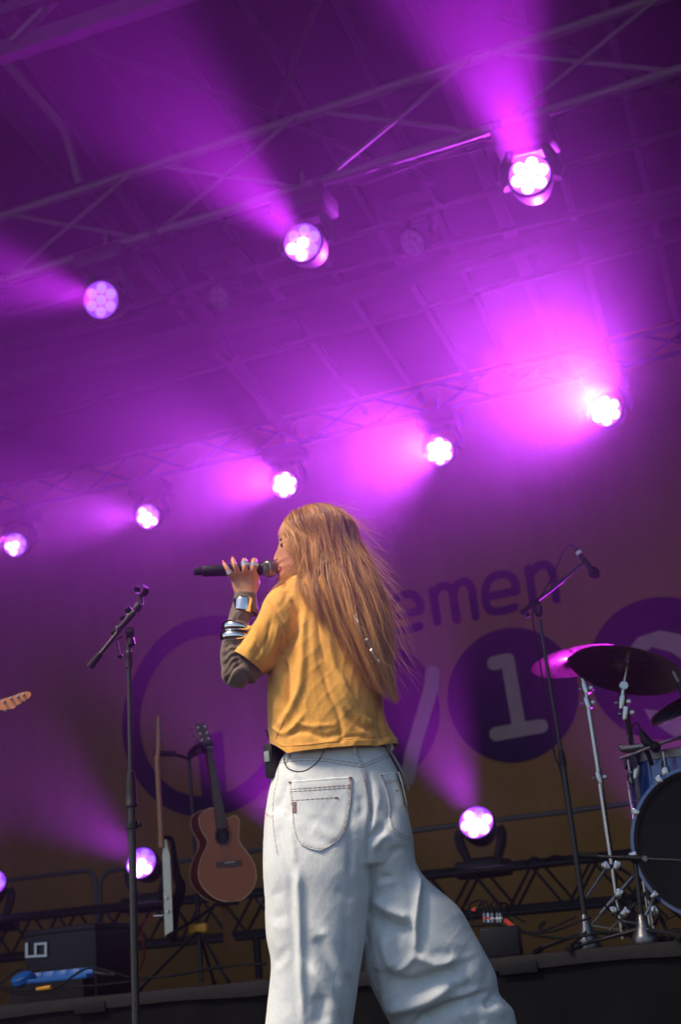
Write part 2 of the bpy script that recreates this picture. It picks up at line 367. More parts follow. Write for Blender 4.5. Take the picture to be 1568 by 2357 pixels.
# lighting trusses
def truss(name, y0, pa, pb, ha, hb, x0, x1, r, rb, panel, label, am='alu'):
    t = empty(name, (at(*pa, y0)), label, 'truss')
    A, B = at(*pa, y0), at(*pb, y0); d = (B-A)/(B.x-A.x); A = A+d*(x0-A.x); B = A+d*(x1-x0)
    C, D = at(*ha, y0), at(*hb, y0); e = (D-C)/(D.x-C.x); C = C+e*(x0-C.x); D = C+e*(x1-x0)
    for P, Q in ((A, B), (C, D)): MB().tube([P, Q], r, 12).build('chord', M[am], t)
    n = int((x1-x0)/panel)
    for i in range(n):
        f0, f1 = (i+.06)/n, (i+.94)/n
        p0, p1, q0, q1 = lerp(A, B, f0), lerp(A, B, f1), lerp(C, D, f0), lerp(C, D, f1)
        MB().tube([p0, q1+Vector((0, rb, 0))], rb, 6).build('brace', M[am], t)
        MB().tube([p1+Vector((0, -rb*2, 0)), q0+Vector((0, -rb, 0))], rb, 6).build('brace', M[am], t)
        MB().tube([lerp(C, D, (i+.0)/n), lerp(C, D, (i+.05)/n)], r*1.35, 12).build('coupler', M['black'], t)
    return t, (C, D)
tr1, (TC, TD) = truss('lighting_truss', Y_TR1, (0, 500), (784, 240), (0, 648), (784, 404), -7.6, 4.4, .034, .015, 1.15, 'front lighting truss of two aluminium tubes with crossed braces, carrying the three upper lights')
for i, (o_, sag, lb) in enumerate(((.02, .05, 'thin black power cable sagging along the lower tube of the front truss'), (-.03, .09, 'second black cable hanging in loops below the front truss'))):
    P = [lerp(TC, TD, f)+Vector((0, o_, -.04-sag*abs(math.sin(f*26+i*1.3)))) for f in np.linspace(0, 1, 160)]
    tag(MB().tube(P, .008, 6).build('truss_cable', M['rubber']), lb, 'cable')
trL = (35, 1195); trR = (1395, 870)
tr2, (UC, UD) = truss('lighting_truss', Y_TR2, (0, 1120), (1395, 790), (0, 1180), (1395, 852), -9.4, 4.6, .025, .012, .6, 'rear lighting truss lost in purple haze above the banner, carrying the five lower lights', 'raf')

# ================================================================== LIGHT FIXTURES
def fixture(pos, aim, label, group, D=.25, hang=None, power=100, spot=24, col=(.62, .07, 1.0), lens='lens', dim=(), floor=False, name='moving_light', lit=True, rad=.10, blend=.6):
    """seven-cell wash light: head (> lens_disc, lenses), yoke, base; pos = centre of its face"""
    t = empty(name, pos, label, 'stage light', group); ax = (aim-pos).normalized()
    q = Vector((0, 0, 1)).rotation_difference(ax); r = D/2
    L = lambda x, y, z: pos+q @ Vector((x, y, z))
    hd = MB().lathe([(r*.98, .0), (r*1.06, -.005), (r*1.08, -.03), (r*1.02, -.06), (r*1.0, -.12), (r*.85, -.19), (r*.5, -.23), (0, -.235)], pos, ax, 36).build('head', M['matte'], t)
    MB().lathe([(0, -.012), (r*.97, -.012), (r*.98, .002), (r*.965, .004), (r*.95, -.004)], pos, ax, 36).build('face_plate', M['lensring'] if lit else M['glass_off'], hd)
    cells = [(0, 0)]+[(r*.62*math.cos(a+.35), r*.62*math.sin(a+.35)) for a in np.linspace(0, 2*PI, 6, endpoint=False)]
    for k, (u, v) in enumerate(cells):
        dim_k = k in dim; rr = r*.29
        MB().lathe([(rr*1.0, -.003), (rr*.92, .006), (rr*.7, .014), (rr*.35, .019), (0, .021)], L(u, v, 0), ax, 18).build('lens', (M['lensdim'] if dim_k else M[lens]) if lit else M['glass_off'], hd)
    ctr = L(0, 0, -.11); up = Vector((0, 0, 1)) if hang or not floor else Vector((0, 0, -1))
    sx = ax.cross(Vector((0, 0, 1))).normalized()
    if abs(ax.z) > .95: sx = Vector((1, 0, 0))
    top = ctr+up*(r+.11)
    MB().tube([ctr+sx*(r*1.12), ctr+sx*(r*1.28)+up*.05, ctr+sx*(r*1.2)+up*(r*.9), top+sx*(r*.8), top-sx*(r*.8), ctr-sx*(r*1.2)+up*(r*.9), ctr-sx*(r*1.28)+up*.05, ctr-sx*(r*1.12)], .038, 8).build('yoke', M['matte'], t)
    MB().box(top+up*.05, (.36, .28, .12), bev=.02).build('base', M['matte'], t)
    if hang is not None:
        h = Vector((top.x, top.y, hang)) if not hasattr(hang, 'x') else hang
        MB().tube([top+up*.08, h], .014, 8).build('clamp', M['alu'], t)
    if lit and power:
        ld = bpy.data.lights.new('beam', 'SPOT'); ld.energy = power*PW; ld.color = col; ld.spot_size = R_(spot); ld.spot_blend = blend; ld.shadow_soft_size = rad
        lo = bpy.data.objects.new('beam', ld); COL.objects.link(lo); lo.matrix_basis = WM(t).inverted() @ (Matrix.Translation(pos+ax*.03) @ (-ax).to_track_quat('Z', 'Y').to_matrix().to_4x4()); lo.parent = t
    return t
def chord_z(x, C, D): return lerp(C, D, (x-C.x)/(D.x-C.x)).z
G1, G2, G3 = 'lights hung on the front truss', 'lights hung on the rear truss', 'lights standing on the floor truss'
MG = (.60, .024, .90)
def fx(px, py, Y, tx, ty, TY, *a, **k):
    p = at(px, py, Y); return fixture(p, at(tx, ty, TY), *a, **k)
def hz1(px, Y=Y_TR1-.15): return None
def aimed(px, py, Y, tx, ty, beta):        # beam leaving the fixture beta degrees off the line to the photographers' pit, towards (tx, ty)
    p = at(px, py, Y); v = (CP-p).normalized(); w = ray(tx, ty); w = (w-v*w.dot(v)).normalized(); return p, p+v*math.cos(R_(beta))+w*math.sin(R_(beta))
for (px, py, tx, ty, be, lab, pw, sp, dim) in [
        (1220, 403, 1130, 130, 26, 'moving light on the front truss, rightmost and highest, throwing a tall magenta beam', 5200, 25, ()),
        (697, 558, 400, 270, 26, 'moving light in the middle of the front truss with half its cells blazing', 3400, 23, (1, 2, 3, 6)),
        (232, 690, 0, 640, 26, 'dimmer moving light at the left end of the front truss', 1900, 23, (0, 1, 2, 3, 4, 5, 6))]:
    p, q_ = aimed(px, py, Y_TR1-.2, tx, ty, be); t = fixture(p, q_, lab, G1, hang=chord_z(p.x, TC, TD)+.05, power=pw, spot=sp, col=MG, dim=dim)
for (px, py, tx, ty, be, lab, pw, sp, dim, D) in [
        (1395, 945, 1160, 800, 20, 'brightest moving light of the rear truss, far right in a white glow', 4300, 45, (), .27),
        (1012, 1038, 700, 1040, 17, 'white blazing moving light of the rear truss right of the singer head', 2400, 34, (), .25),
        (655, 1115, 380, 1085, 16, 'moving light of the rear truss straight above the singer head', 1900, 26, (), .24),
        (340, 1188, 0, 1180, 20, 'second moving light from the left on the rear truss', 1900, 23, (1, 2), .23),
        (35, 1253, -300, 1220, 20, 'leftmost moving light of the rear truss at the picture edge', 1500, 25, (1, 2, 3, 6), .23)]:
    p, q_ = aimed(px, py, Y_TR2-.25, tx, ty, be); fixture(p, q_, lab, G2, hang=chord_z(p.x, UC, UD)+.04, power=pw, spot=sp, col=(.54, .050, .82), dim=dim, D=D, blend=1.0)
for (px, py, Y, tx, ty, be, lab, pw, sp, dim) in [
        (1097, 1892, 10, 980, 1640, 28, 'floor moving light right of the singer beaming up behind her', 1500, 26, (2,)),
        (325, 1985, 10, 60, 1780, 30, 'floor moving light behind the front microphone stand', 900, 30, (1, 2, 3)),
        (-22, 2030, 10, -60, 1700, 34, 'floor moving light cut off by the left picture edge', 400, 26, (1, 2)),
        (1640, 2000, 10.6, 1500, 1640, 26, 'floor moving light behind the drum kit, only its magenta glow showing', 1000, 36, ()),
        (690, 1950, 10.4, 560, 1700, 30, 'floor moving light hidden behind the singer', 1500, 32, ())]:
    p, q_ = aimed(px, py, Y, tx, ty, be); fixture(p, q_, lab, G3, floor=True, power=pw, spot=sp, col=MG, dim=dim)
for (px, py, lab) in [(950, 560, 'unlit moving light in the haze between the two big upper beams'), (505, 688, 'unlit moving light low on the middle left of the roof')]:
    p = at(px, py, 9.3); fixture(p, p+Vector((-.5, -1, -.9)), lab, 'unlit lights in the roof', hang=roofz(9.3), lit=False, D=.22)

# haze
hz = MB().box((-2.2, 6.2, 3.0), (16.4, 17.6, 8.6)).build('haze', bpy.data.materials.new('haze'), smooth=False); tag(hz, kind='stuff')
hm = hz.data.materials[0]; hm.use_nodes = True; N = hm.node_tree.nodes; N.clear()
ho = N.new('ShaderNodeOutputMaterial'); hv = N.new('ShaderNodeVolumePrincipled'); hv.inputs['Color'].default_value = (.9, .88, .93, 1); hv.inputs['Density'].default_value = .0062; hv.inputs['Anisotropy'].default_value = .88
hm.node_tree.links.new(hv.outputs[0], ho.inputs['Volume'])
#NEXT

# ================================================================== SINGER
def conv(k, ox, oy): return lambda x, y: (ox+k*x, oy+k*y)
c1 = conv(.3515, 428.7, 1133.1); c2 = conv(.41405, 551.2, 1653.7); c5 = conv(.0987, 612.5, 1151.5); c6 = conv(.14843, 428.7, 1261.7)
t1 = conv(.25, 588, 1690.5); t2 = conv(.17187, 588, 1988.7); t3 = conv(.24218, 820.7, 1988.7); t4 = conv(.22656, 600.2, 1580.2)
UNIT = {c1: .3515, c2: .41405, c5: .0987, c6: .14843, t1: .25, t2: .17187, t3: .24218, t4: .22656}
M['skin'] = mat('skin', (.62, .28, .15), .48, 0, .10, 30, .15, 500, sss=.25, spec=.4)
M['lips'] = mat('lips', (.30, .07, .055), .4)
M['nail'] = mat('red_nail_varnish', (.75, .01, .02), .12, coat=.8)
M['brow'] = mat('brown_brow_hair', (.07, .035, .02), .7)
M['eyew'] = mat('eye_white', (.28, .20, .17), .2)
M['iris'] = mat('dark_iris', (.03, .018, .012), .1)
M['taupe'] = mat('taupe_jersey', (.135, .092, .064), .75, 0, .12, 25, .25, 700, sheen=.3)
def fabric(name, ca, cb, thread, nscale, rough=.85, bump=.35):
    m = bpy.data.materials.new(name); m.use_nodes = True; N = m.node_tree.nodes; L = m.node_tree.links; b = N['Principled BSDF']
    b.inputs['Roughness'].default_value = rough; b.inputs['Specular IOR Level'].default_value = .2; b.inputs['Sheen Weight'].default_value = .25; b.inputs['Sheen Roughness'].default_value = .5
    tc = N.new('ShaderNodeTexCoord'); n = N.new('ShaderNodeTexNoise'); n.inputs['Scale'].default_value = nscale; n.inputs['Detail'].default_value = 7; n.inputs['Roughness'].default_value = .65
    L.new(tc.outputs['Object'], n.inputs['Vector'])
    mp = N.new('ShaderNodeMapping'); mp.inputs['Scale'].default_value = thread; L.new(tc.outputs['Object'], mp.inputs[0])
    n2 = N.new('ShaderNodeTexNoise'); n2.inputs['Scale'].default_value = 1; n2.inputs['Detail'].default_value = 5; L.new(mp.outputs[0], n2.inputs['Vector'])
    ad = N.new('ShaderNodeMath'); ad.operation = 'ADD'; L.new(n.outputs[0], ad.inputs[0]); L.new(n2.outputs[0], ad.inputs[1])
    hf = N.new('ShaderNodeMapRange'); hf.inputs[1].default_value = .7; hf.inputs[2].default_value = 1.3; L.new(ad.outputs[0], hf.inputs[0])
    mx = N.new('ShaderNodeMix'); mx.data_type = 'RGBA'; mx.inputs[6].default_value = (*ca, 1); mx.inputs[7].default_value = (*cb, 1)
    L.new(hf.outputs[0], mx.inputs[0]); L.new(mx.outputs[2], b.inputs['Base Color'])
    bp = N.new('ShaderNodeBump'); bp.inputs['Strength'].default_value = bump; bp.inputs['Distance'].default_value = .002; L.new(n2.outputs[0], bp.inputs['Height']); L.new(bp.outputs[0], b.inputs['Normal'])
    return m
M['shirt'] = fabric('yellow_slub_cotton', (.76, .345, .06), (.86, .455, .11), (60, 60, 420), 9)
M['denim'] = fabric('bleached_denim', (.60, .655, .70), (.75, .775, .79), (260, 260, 90), 11)
M['thread'] = mat('rust_thread', (.30, .12, .045), .7)
M['thread_y'] = mat('orange_thread', (.62, .26, .06), .7)
M['hair'] = None

def loft(b, rings, n=64, e=2.0, sub=1, caps=True):
    """rings: (L px, R px, dy, half depth) -> closed sections between the two outline points"""
    A = np.array([[*PP(*r[0], r[2]), *PP(*r[1], r[2]), r[3]] for r in rings]); A = spline(A, (len(rings)-1)*sub+1)
    vs = []
    for a in A:
        l, r_, hd = Vector(a[:3]), Vector(a[3:6]), a[6]; c = (l+r_)/2; h = (r_-l)/2
        for k in range(n):
            t = 2*PI*k/n; ct, st = math.cos(t), math.sin(t)
            vs.append(c+h*(math.copysign(abs(ct)**(2/e), ct))+HF*(hd*math.copysign(abs(st)**(2/e), st)))
    m = len(A); fs = [(i*n+k, i*n+(k+1) % n, (i+1)*n+(k+1) % n, (i+1)*n+k) for i in range(m-1) for k in range(n)]
    if caps: fs += [tuple(range(n))[::-1], tuple((m-1)*n+k for k in range(n))]
    return b.add(vs, fs)
def remesh(b, vox, smooth_it=4, fac=.5):
    me = bpy.data.meshes.new('tmp'); me.from_pydata(b.v, [], b.f); bm = bmesh.new(); bm.from_mesh(me); bmesh.ops.recalc_face_normals(bm, faces=bm.faces[:]); bm.to_mesh(me); bm.free()
    o = bpy.data.objects.new('tmp', me); COL.objects.link(o)
    rm = o.modifiers.new('r', 'REMESH'); rm.mode = 'VOXEL'; rm.voxel_size = vox
    sm = o.modifiers.new('s', 'SMOOTH'); sm.iterations = smooth_it; sm.factor = fac
    dg = bpy.context.evaluated_depsgraph_get(); dg.update()
    me2 = bpy.data.meshes.new_from_object(o.evaluated_get(dg)); bpy.data.objects.remove(o); bpy.data.meshes.remove(me)
    return me2
def getco(me):
    a = np.empty(len(me.vertices)*3, np.float32); me.vertices.foreach_get('co', a); return a.reshape(-1, 3).astype(float)
def setco(me, P): me.vertices.foreach_set('co', P.astype(np.float32).ravel()); me.update()
def getno(me):
    a = np.empty(len(me.vertices)*3, np.float32); me.vertex_normals.foreach_get('vector', a); return a.reshape(-1, 3).astype(float)
def poly_dist(Q, pts):
    best = np.full(len(Q), 1e9); tt = np.zeros(len(Q)); side = np.zeros(len(Q)); m = len(pts)-1
    for i in range(m):
        a, b = pts[i], pts[i+1]; d = b-a; L2 = d@d+1e-9; t = np.clip(((Q-a)@d)/L2, 0, 1); r = Q-(a+t[:, None]*d); dd = np.hypot(r[:, 0], r[:, 1])
        k = dd < best; best[k] = dd[k]; tt[k] = (i+t[k])/m; side[k] = np.sign(d[0]*r[k, 1]-d[1]*r[k, 0])
    return best, tt, side
def folds(me, lst, facing=True, passes=1):
    """raise (+) or sink (-) soft cloth ridges along paths measured on the camera side"""
    P = getco(me); Nn = getno(me); V = np.array(CP)-P; V /= np.linalg.norm(V, axis=1)[:, None]
    w = np.clip((Nn*V).sum(1)*2.2, 0, 1) if facing else 1.0; Q = proj(P); D = np.zeros(len(P))
    for f in lst:
        cv, pts, wd, amp = f[:4]; step = f[4] if len(f) > 4 else 0
        pp = np.array([cv(*p) for p in pts]); wd *= UNIT.get(cv, 1)
        if len(pp) > 2: pp = spline(np.c_[pp, np.zeros(len(pp))], 4*len(pp))[:, :2]
        lo, hi = pp.min(0)-wd*4, pp.max(0)+wd*4; k = np.where((Q > lo).all(1) & (Q < hi).all(1))[0]
        if not len(k): continue
        d, t, sd = poly_dist(Q[k], pp); tap = np.clip(np.minimum(t, 1-t)*5+.25, 0, 1)
        end = np.exp(-(np.maximum(d-wd*3, 0)/wd)**2)
        if step == 0: D[k] += amp*.001*tap*np.exp(-(d/wd)**2)
        else:                                   # one-sided: falls away sharply on side `step`, gently on the other
            x = d*sd*step; D[k] += amp*.001*tap*np.where(x > 0, np.exp(-(x/(wd*.45))**2), np.exp(-(x/(wd*1.6))**2))
    P = P+Nn*(D*w)[:, None]; setco(me, P)
def finish(me, name, m, parent, mods=None):
    if parent is not None: me.transform(WM(parent).inverted())
    me.materials.clear(); me.materials.append(m); me.shade_smooth(); me.name = name
    o = bpy.data.objects.new(name, me); COL.objects.link(o)
    if parent is not None: o.parent = parent
    return o
def crumple(me, amp, sc, seed, stretch=(1, 1, 1), facing=False):
    """fine random creases: sum of bent plane waves"""
    r = np.random.default_rng(seed); P = getco(me); Nn = getno(me); X = P*np.array(stretch); D = 0
    for i in range(14):
        k = r.normal(size=3); k /= np.linalg.norm(k); k *= sc*r.uniform(.6, 2.2); k2 = r.normal(size=3)*sc*.25
        ph = X@k+1.6*np.sin(X@k2+r.uniform(0, 6)); D = D+np.exp(-((np.sin(ph+r.uniform(0, 6))+.0)/.45)**2)*np.clip(np.sin(X@k2*.7+r.uniform(0, 6)), 0, 1)/r.uniform(1, 2.2)
    setco(me, P+Nn*((D-D.mean())*amp)[:, None])

# ---- body: one continuous skin surface
FA = R_(17); FH = -HR*math.cos(FA)+HF*math.sin(FA); SH_ = FH.cross(Vector((0, 0, 1))).normalized()   # face forward, her side axis
HC = PP(728, 1250, .0)
def facept(px, py):                         # point of the face's mid plane seen at (px, py)
    n = SH_; d = ray(px, py); return CP+d*((HC-CP).dot(n)/d.dot(n))
def uv_(p): r = p-HC; return r.dot(FH), r.z
HR_ = [(705, 1183, 752, .022), (679, 1190, 776, .045), (661, 1200, 788, .060), (652, 1213, 795, .068), (647, 1225, 805, .076), (643.5, 1238, 804, .076), (646, 1248, 802, .074),
       (645, 1258, 800, .073), (643.5, 1270, 796, .070), (642.5, 1283, 788, .066), (641, 1293, 778, .062), (638, 1300.5, 770, .059), (642.5, 1307, 765, .057), (639.5, 1315, 760, .055), (643.5, 1324, 750, .051), (641, 1334, 735, .044), (646, 1343, 722, .034), (662, 1350, 712, .02)]
NOSE = np.array([(1243, .4), (1250, 1.2), (1257, 3.6), (1265, 7.2), (1274, 11), (1281, 14), (1286, 14.2), (1290, 11), (1293.5, 5), (1297, 0)])
def head_solid():
    rows = []
    for (fx_, y, bx, w) in HR_:
        uf, v = uv_(facept(fx_, y)); ub = -(bx-728)*.00128; rows.append((uf, ub, v, w, y))
    A = spline(np.array(rows), 96); n = 110; vs = []
    for (uf, ub, v, w, y) in A:
        uc = lerp(ub, uf, .52); ns = np.interp(y, NOSE[:, 0], NOSE[:, 1], 0, 0)*.00128
        for k in range(n):
            t = 2*PI*k/n; ct, st = math.cos(t), math.sin(t); e = 2.25 if ct > 0 else 2.0
            u = uc+(uf-uc if ct > 0 else uc-ub)*math.copysign(abs(ct)**(2/e), ct); b_ = w*math.copysign(abs(st)**(2/e), st)
            if ct > 0:
                sg = .0078+.0055*np.clip((y-1262)/22, 0, 1)
                u += ns*math.exp(-(b_/sg)**2)
                u -= .0075*math.exp(-((abs(b_)-.030)/.013)**2-((y-1250)/8)**2)      # eye socket
                u += .0035*math.exp(-((abs(b_)-.034)/.018)**2-((y-1276)/11)**2)     # cheek
                u -= .003*math.exp(-((abs(b_)-.026)/.008)**2-((y-1307)/5)**2)       # mouth corner
            vs.append(HC+FH*u+SH_*b_+Vector((0, 0, v)))
    m = len(A); fs = [(i*n+k, i*n+(k+1) % n, (i+1)*n+(k+1) % n, (i+1)*n+k) for i in range(m-1) for k in range(n)]+[tuple(range(n))[::-1], tuple((m-1)*n+k for k in range(n))]
    return vs, fs
bd = MB(); bd.add(*head_solid())
pt = lambda x, y, dy: PP(x, y, dy)
bd.tube(spline([pt(722, 1300, .01), pt(722, 1345, .0), pt(735, 1400, 0)], 12), [.050]*12, 24)
loft(bd, [((690, 1350), (800, 1345), .0, .07), ((665, 1385), (850, 1380), 0, .09), ((655, 1450), (860, 1440), 0, .10), ((650, 1560), (860, 1560), 0, .10), ((655, 1650), (870, 1650), 0, .10), ((650, 1760), (885, 1755), 0, .105), ((640, 1850), (900, 1840), 0, .11), ((650, 1950), (900, 1940), 0, .10)], 40, sub=3)
# legs, feet under the trousers
def limb(b, pts, rad, n=24, m=40): P = spline(pts, m); R = np.interp(np.linspace(0, 1, m), np.linspace(0, 1, len(rad)), rad); return b.tube(P, list(R), n)
gL = PP(715, 2500, .0); gL.z = .06; gR = PP(1120, 2440, .18); gR.z = .07
limb(bd, [pt(705, 1900, 0), pt(710, 2150, -.02), gL+Vector((0, 0, .02))], [.085, .06, .04]); limb(bd, [pt(830, 1900, .02), pt(930, 2130, .05), gR+Vector((0, 0, .02))], [.085, .06, .04])
# right arm, hanging in front of her, out of sight
limb(bd, [pt(845, 1395, .03), pt(858, 1480, .13), pt(820, 1560, .24)], [.05, .042, .036]); limb(bd, [pt(820, 1560, .24), pt(740, 1520, .32), pt(690, 1490, .34)], [.036, .030, .024])
bd.ball(pt(680, 1485, .345), .038, 16, (1.1, .5, .8))
# left arm
limb(bd, [pt(680, 1400, -.03), pt(612, 1490, -.075), pt(548, 1548, -.10)], [.034, .034, .028])
limb(bd, [pt(548, 1550, -.10), pt(543, 1490, -.095), pt(551, 1430, -.08), pt(566, 1372, -.06)], [.028, .028, .022, .024])
# hand: palm slab and five bent fingers
hp = lambda x, y, dy: PP(*c6(x, y), dy)
hand_rings = [((800, 770), (1070, 770), -.058, .020), ((755, 700), (1088, 690), -.056, .021), ((722, 610), (1093, 600), -.056, .019), ((703, 530), (1092, 500), -.058, .017), ((694, 460), (1090, 420), -.062, .016), ((712, 420), (1086, 350), -.068, .013)]
loft(bd, [(c6(*l), c6(*r_), d, h) for l, r_, d, h in hand_rings], 32, 2.3, sub=4)
MIC_DY = -.035
bd.tube(spline([hp(735, 470, -.066), hp(690, 400, -.078), hp(650, 340, -.084), hp(605, 270, -.080), hp(577, 215, -.072)], 18), list(np.interp(np.linspace(0, 1, 18), [0, .35, .6, .9, 1], [.0086, .0072, .0068, .0056, .0035])), 16)
bd.tube(spline([hp(815, 450, -.066), hp(790, 360, -.080), hp(757, 270, -.088), hp(728, 200, -.080), hp(722, 150, -.070)], 18), list(np.interp(np.linspace(0, 1, 18), [0, .35, .6, .9, 1], [.0095, .0082, .0080, .0064, .0040])), 16)
bd.tube(spline([hp(915, 430, -.066), hp(912, 330, -.084), hp(905, 230, -.080), hp(903, 190, -.062), hp(902, 215, -.038), hp(898, 300, -.020)], 20), list(np.interp(np.linspace(0, 1, 20), [0, .35, .6, 1], [.0100, .0088, .0086, .0066])), 16)
bd.tube(spline([hp(1035, 420, -.066), hp(1042, 320, -.084), hp(1050, 230, -.078), hp(1053, 190, -.060), hp(1050, 215, -.036), hp(1040, 300, -.020)], 20), list(np.interp(np.linspace(0, 1, 20), [0, .35, .6, 1], [.0104, .0092, .0090, .0068])), 16)
bd.tube(spline([hp(1040, 640, -.048), hp(1085, 540, -.030), hp(1075, 430, -.012), hp(1030, 350, -.008)], 14), [.013, .013, .0125, .012, .0115, .011, .0105, .0102, .010, .0098, .0095, .009, .008, .006], 16)
for (x, y, r) in ((735, 440, .0068), (822, 405, .0072), (918, 385, .0078), (1035, 385, .0080)):    # knuckles
    bd.ball(hp(x, y, -.074), r, 14)
me = remesh(bd, .0027, 5, .5)
person = empty('person', Vector((PP(730, 2000, 0).x, PP(730, 2000, 0).y, 0)), 'singer with long fair hair, yellow t-shirt and baggy white jeans, seen from behind', 'person')
body = finish(me, 'body', M['skin'], person)

# face details
def on_face(px, py, lift=.001):
    d = ray(px, py); inv = WM(person).inverted(); o_ = inv @ CP; hit, loc, nrm, idx = body.ray_cast(o_, d)
    return (WM(person) @ loc - d*lift) if hit else facept(px, py)
bpy.context.view_layer.update()
def stroke_on(fn, conv_, pts, r, name, m, parent, n=14, k=8, taper=True):
    P = [fn(*conv_(*p)) for p in spline([(a, b, 0) for a, b in pts], n)[:, :2]]
    rr = [r*(math.sin(PI*(i+.7)/(n+.4))**.6 if taper else 1) for i in range(n)]
    return MB().tube(P, rr, k).build(name, m, parent)
stroke_on(on_face, c5, [(326, 935), (350, 915), (400, 898), (470, 905)], .0050, 'eyebrow', M['brow'], person)
ep = on_face(*c5(392, 1035), 0)
MB().ball(ep+Vector(ray(650, 1253))*.0065, .0078, 20).build('eye', M['eyew'], person)
MB().ball(ep-SH_*0+Vector(ray(650, 1253))*.0030+FH*.003, .0052, 14).build('iris', M['iris'], bpy.data.objects['eye'])
stroke_on(lambda x, y: on_face(x, y, .002), c5, [(330, 1010), (370, 1000), (420, 1010), (468, 1026)], .0022, 'eyelash', M['brow'], person)
stroke_on(lambda x, y: on_face(x, y, .001), c5, [(345, 1090), (375, 1075), (420, 1050)], .0007, 'eyelash', M['brow'], person)
stroke_on(lambda x, y: on_face(x, y, -.0008), c5, [(258, 1530), (300, 1540), (340, 1560), (358, 1585)], .0030, 'lips', M['lips'], person)
stroke_on(lambda x, y: on_face(x, y, -.0008), c5, [(350, 1600), (320, 1640), (290, 1665), (272, 1700)], .0030, 'lips', M['lips'], person)
stroke_on(lambda x, y: on_face(x, y, -.0015), c5, [(228, 1392), (255, 1385), (285, 1378)], .0024, 'nostril', M['iris'], person)
MB().ball(hp(582, 228, -.0745)-HF*.002, .0052, 12, (.95, .5, 1.5), Matrix.Rotation(R_(-22), 3, HF)).build('fingernail', M['nail'], person)
MB().ball(hp(722, 152, -.0735)-HF*.001, .0054, 12, (1.1, .55, .9)).build('fingernail', M['nail'], person)

# ---- grey brown undershirt sleeve
us = MB()
limb(us, [pt(680, 1410, -.03), pt(612, 1492, -.075), pt(560, 1552, -.10)], [.036, .040, .041], 40, 60)
limb(us, [pt(572, 1562, -.098), pt(548, 1548, -.10), pt(540, 1500, -.098), pt(549, 1430, -.08), pt(563, 1378, -.06)], [.030, .041, .041, .031, .029], 40, 70)
us.ball(pt(544, 1548, -.10), .043, 24, (1, 1, 1))
me = remesh(us, .0030, 6, .5)
sl = []
for k in range(15):                                   # bent elbow creases fanning from the crook
    f = k/14; a0 = (lerp(232, 262, abs(f-.3)), lerp(965, 1235, f)); a1 = (lerp(330, 345, f), lerp(985, 1125, f))
    sl.append((c1, [(a0[0], a0[1]+26), (lerp(a0[0], a1[0], .5), lerp(a0[1], a1[1], .55)-12), (a1[0]+20, a1[1]-6)], 6.0+2*(k % 3), -4.2-2.0*((k*7) % 3)))
sl += [(c1, [(290, 850), (330, 790), (400, 770)], 12, 3), (c1, [(300, 860), (345, 830), (420, 850)], 10, -3), (c1, [(335, 860), (350, 800), (430, 790)], 8, 2)]
folds(me, sl)
und = finish(me, 'undershirt_sleeve', M['taupe'], person)
# loose turned back cuff
cf_ = MB(); loft(cf_, [((536.5, 1397), (594, 1416), -.060, .040), ((538, 1388), (595, 1404), -.060, .040), ((538.5, 1375), (591, 1380), -.060, .036), ((541, 1366), (590, 1368), -.060, .032), ((544, 1367), (587, 1370), -.060, .028), ((545, 1380), (584, 1384), -.060, .026)], 48, 2.2, sub=5, caps=False)
mc = cf_.build('sleeve_cuff', M['taupe'], person); crumple(mc.data, .0016, 60, 3)

# ---- t-shirt
ts = MB()
loft(ts, [((700, 1326), (765, 1322), .0, .045), ((672, 1332), (800, 1328), .0, .075), ((648, 1345), (848, 1340), -.005, .11), ((632, 1372), (878, 1368), -.005, .13), ((632, 1440), (892, 1425), 0, .14), ((630, 1500), (888, 1490), 0, .145), ((618, 1550), (884, 1560), 0, .145), ((616, 1620), (884, 1640), 0, .15), ((619, 1690), (889, 1690), 0, .152), ((628, 1760), (898, 1740), 0, .155), ((636, 1820), (902, 1805), 0, .155)], 72, 2.35, sub=6)
loft(ts, [((668, 1337), (745, 1500), -.02, .09), ((640, 1351), (690, 1512), -.035, .105), ((613, 1378), (655, 1520), -.055, .095), ((592, 1424), (638, 1533), -.065, .085), ((565, 1464), (624, 1543), -.08, .078), ((539, 1503), (604, 1549), -.088, .075), ((520, 1535), (588, 1572), -.10, .072)], 48, 2.2, sub=6)
# right sleeve, mostly behind her hair
loft(ts, [((800, 1345), (862, 1345), .02, .08), ((840, 1380), (890, 1392), .05, .075), ((845, 1450), (897, 1455), .09, .07), ((840, 1500), (890, 1505), .13, .07)], 32, 2.2, sub=5)
me = remesh(ts, .0038, 7, .55)
bm = bmesh.new(); bm.from_mesh(me)
hA, hB = PP(652, 1731, -.15), PP(895, 1711, -.13); nrm = (hB-hA).cross(HF).normalized()
if nrm.z > 0: nrm = -nrm
bmesh.ops.bisect_plane(bm, geom=bm.verts[:]+bm.edges[:]+bm.faces[:], plane_co=hA, plane_no=nrm, clear_outer=True)
sA, sB = PP(539, 1503, -.088), PP(604, 1549, -.088); sn = (sB-sA).cross(HF).normalized()
if sn.dot(HR) > 0: sn = -sn
cos_ = np.array([v.co for v in bm.verts]); q = proj(cos_); dyv = (cos_-np.array(CP))@np.array(HF)-PD; ok = q[:, 0] < 612
bm.verts.ensure_lookup_table(); gv = [v for v, k in zip(bm.verts, ok) if k]; gs = set(gv)
gf = [f for f in bm.faces if all(v in gs for v in f.verts)]; ge = [e for e in bm.edges if all(v in gs for v in e.verts)]
bmesh.ops.bisect_plane(bm, geom=gv+ge+gf, plane_co=sA, plane_no=sn, clear_outer=True)
bm.to_mesh(me); bm.free()
P_ = getco(me); q = proj(P_)
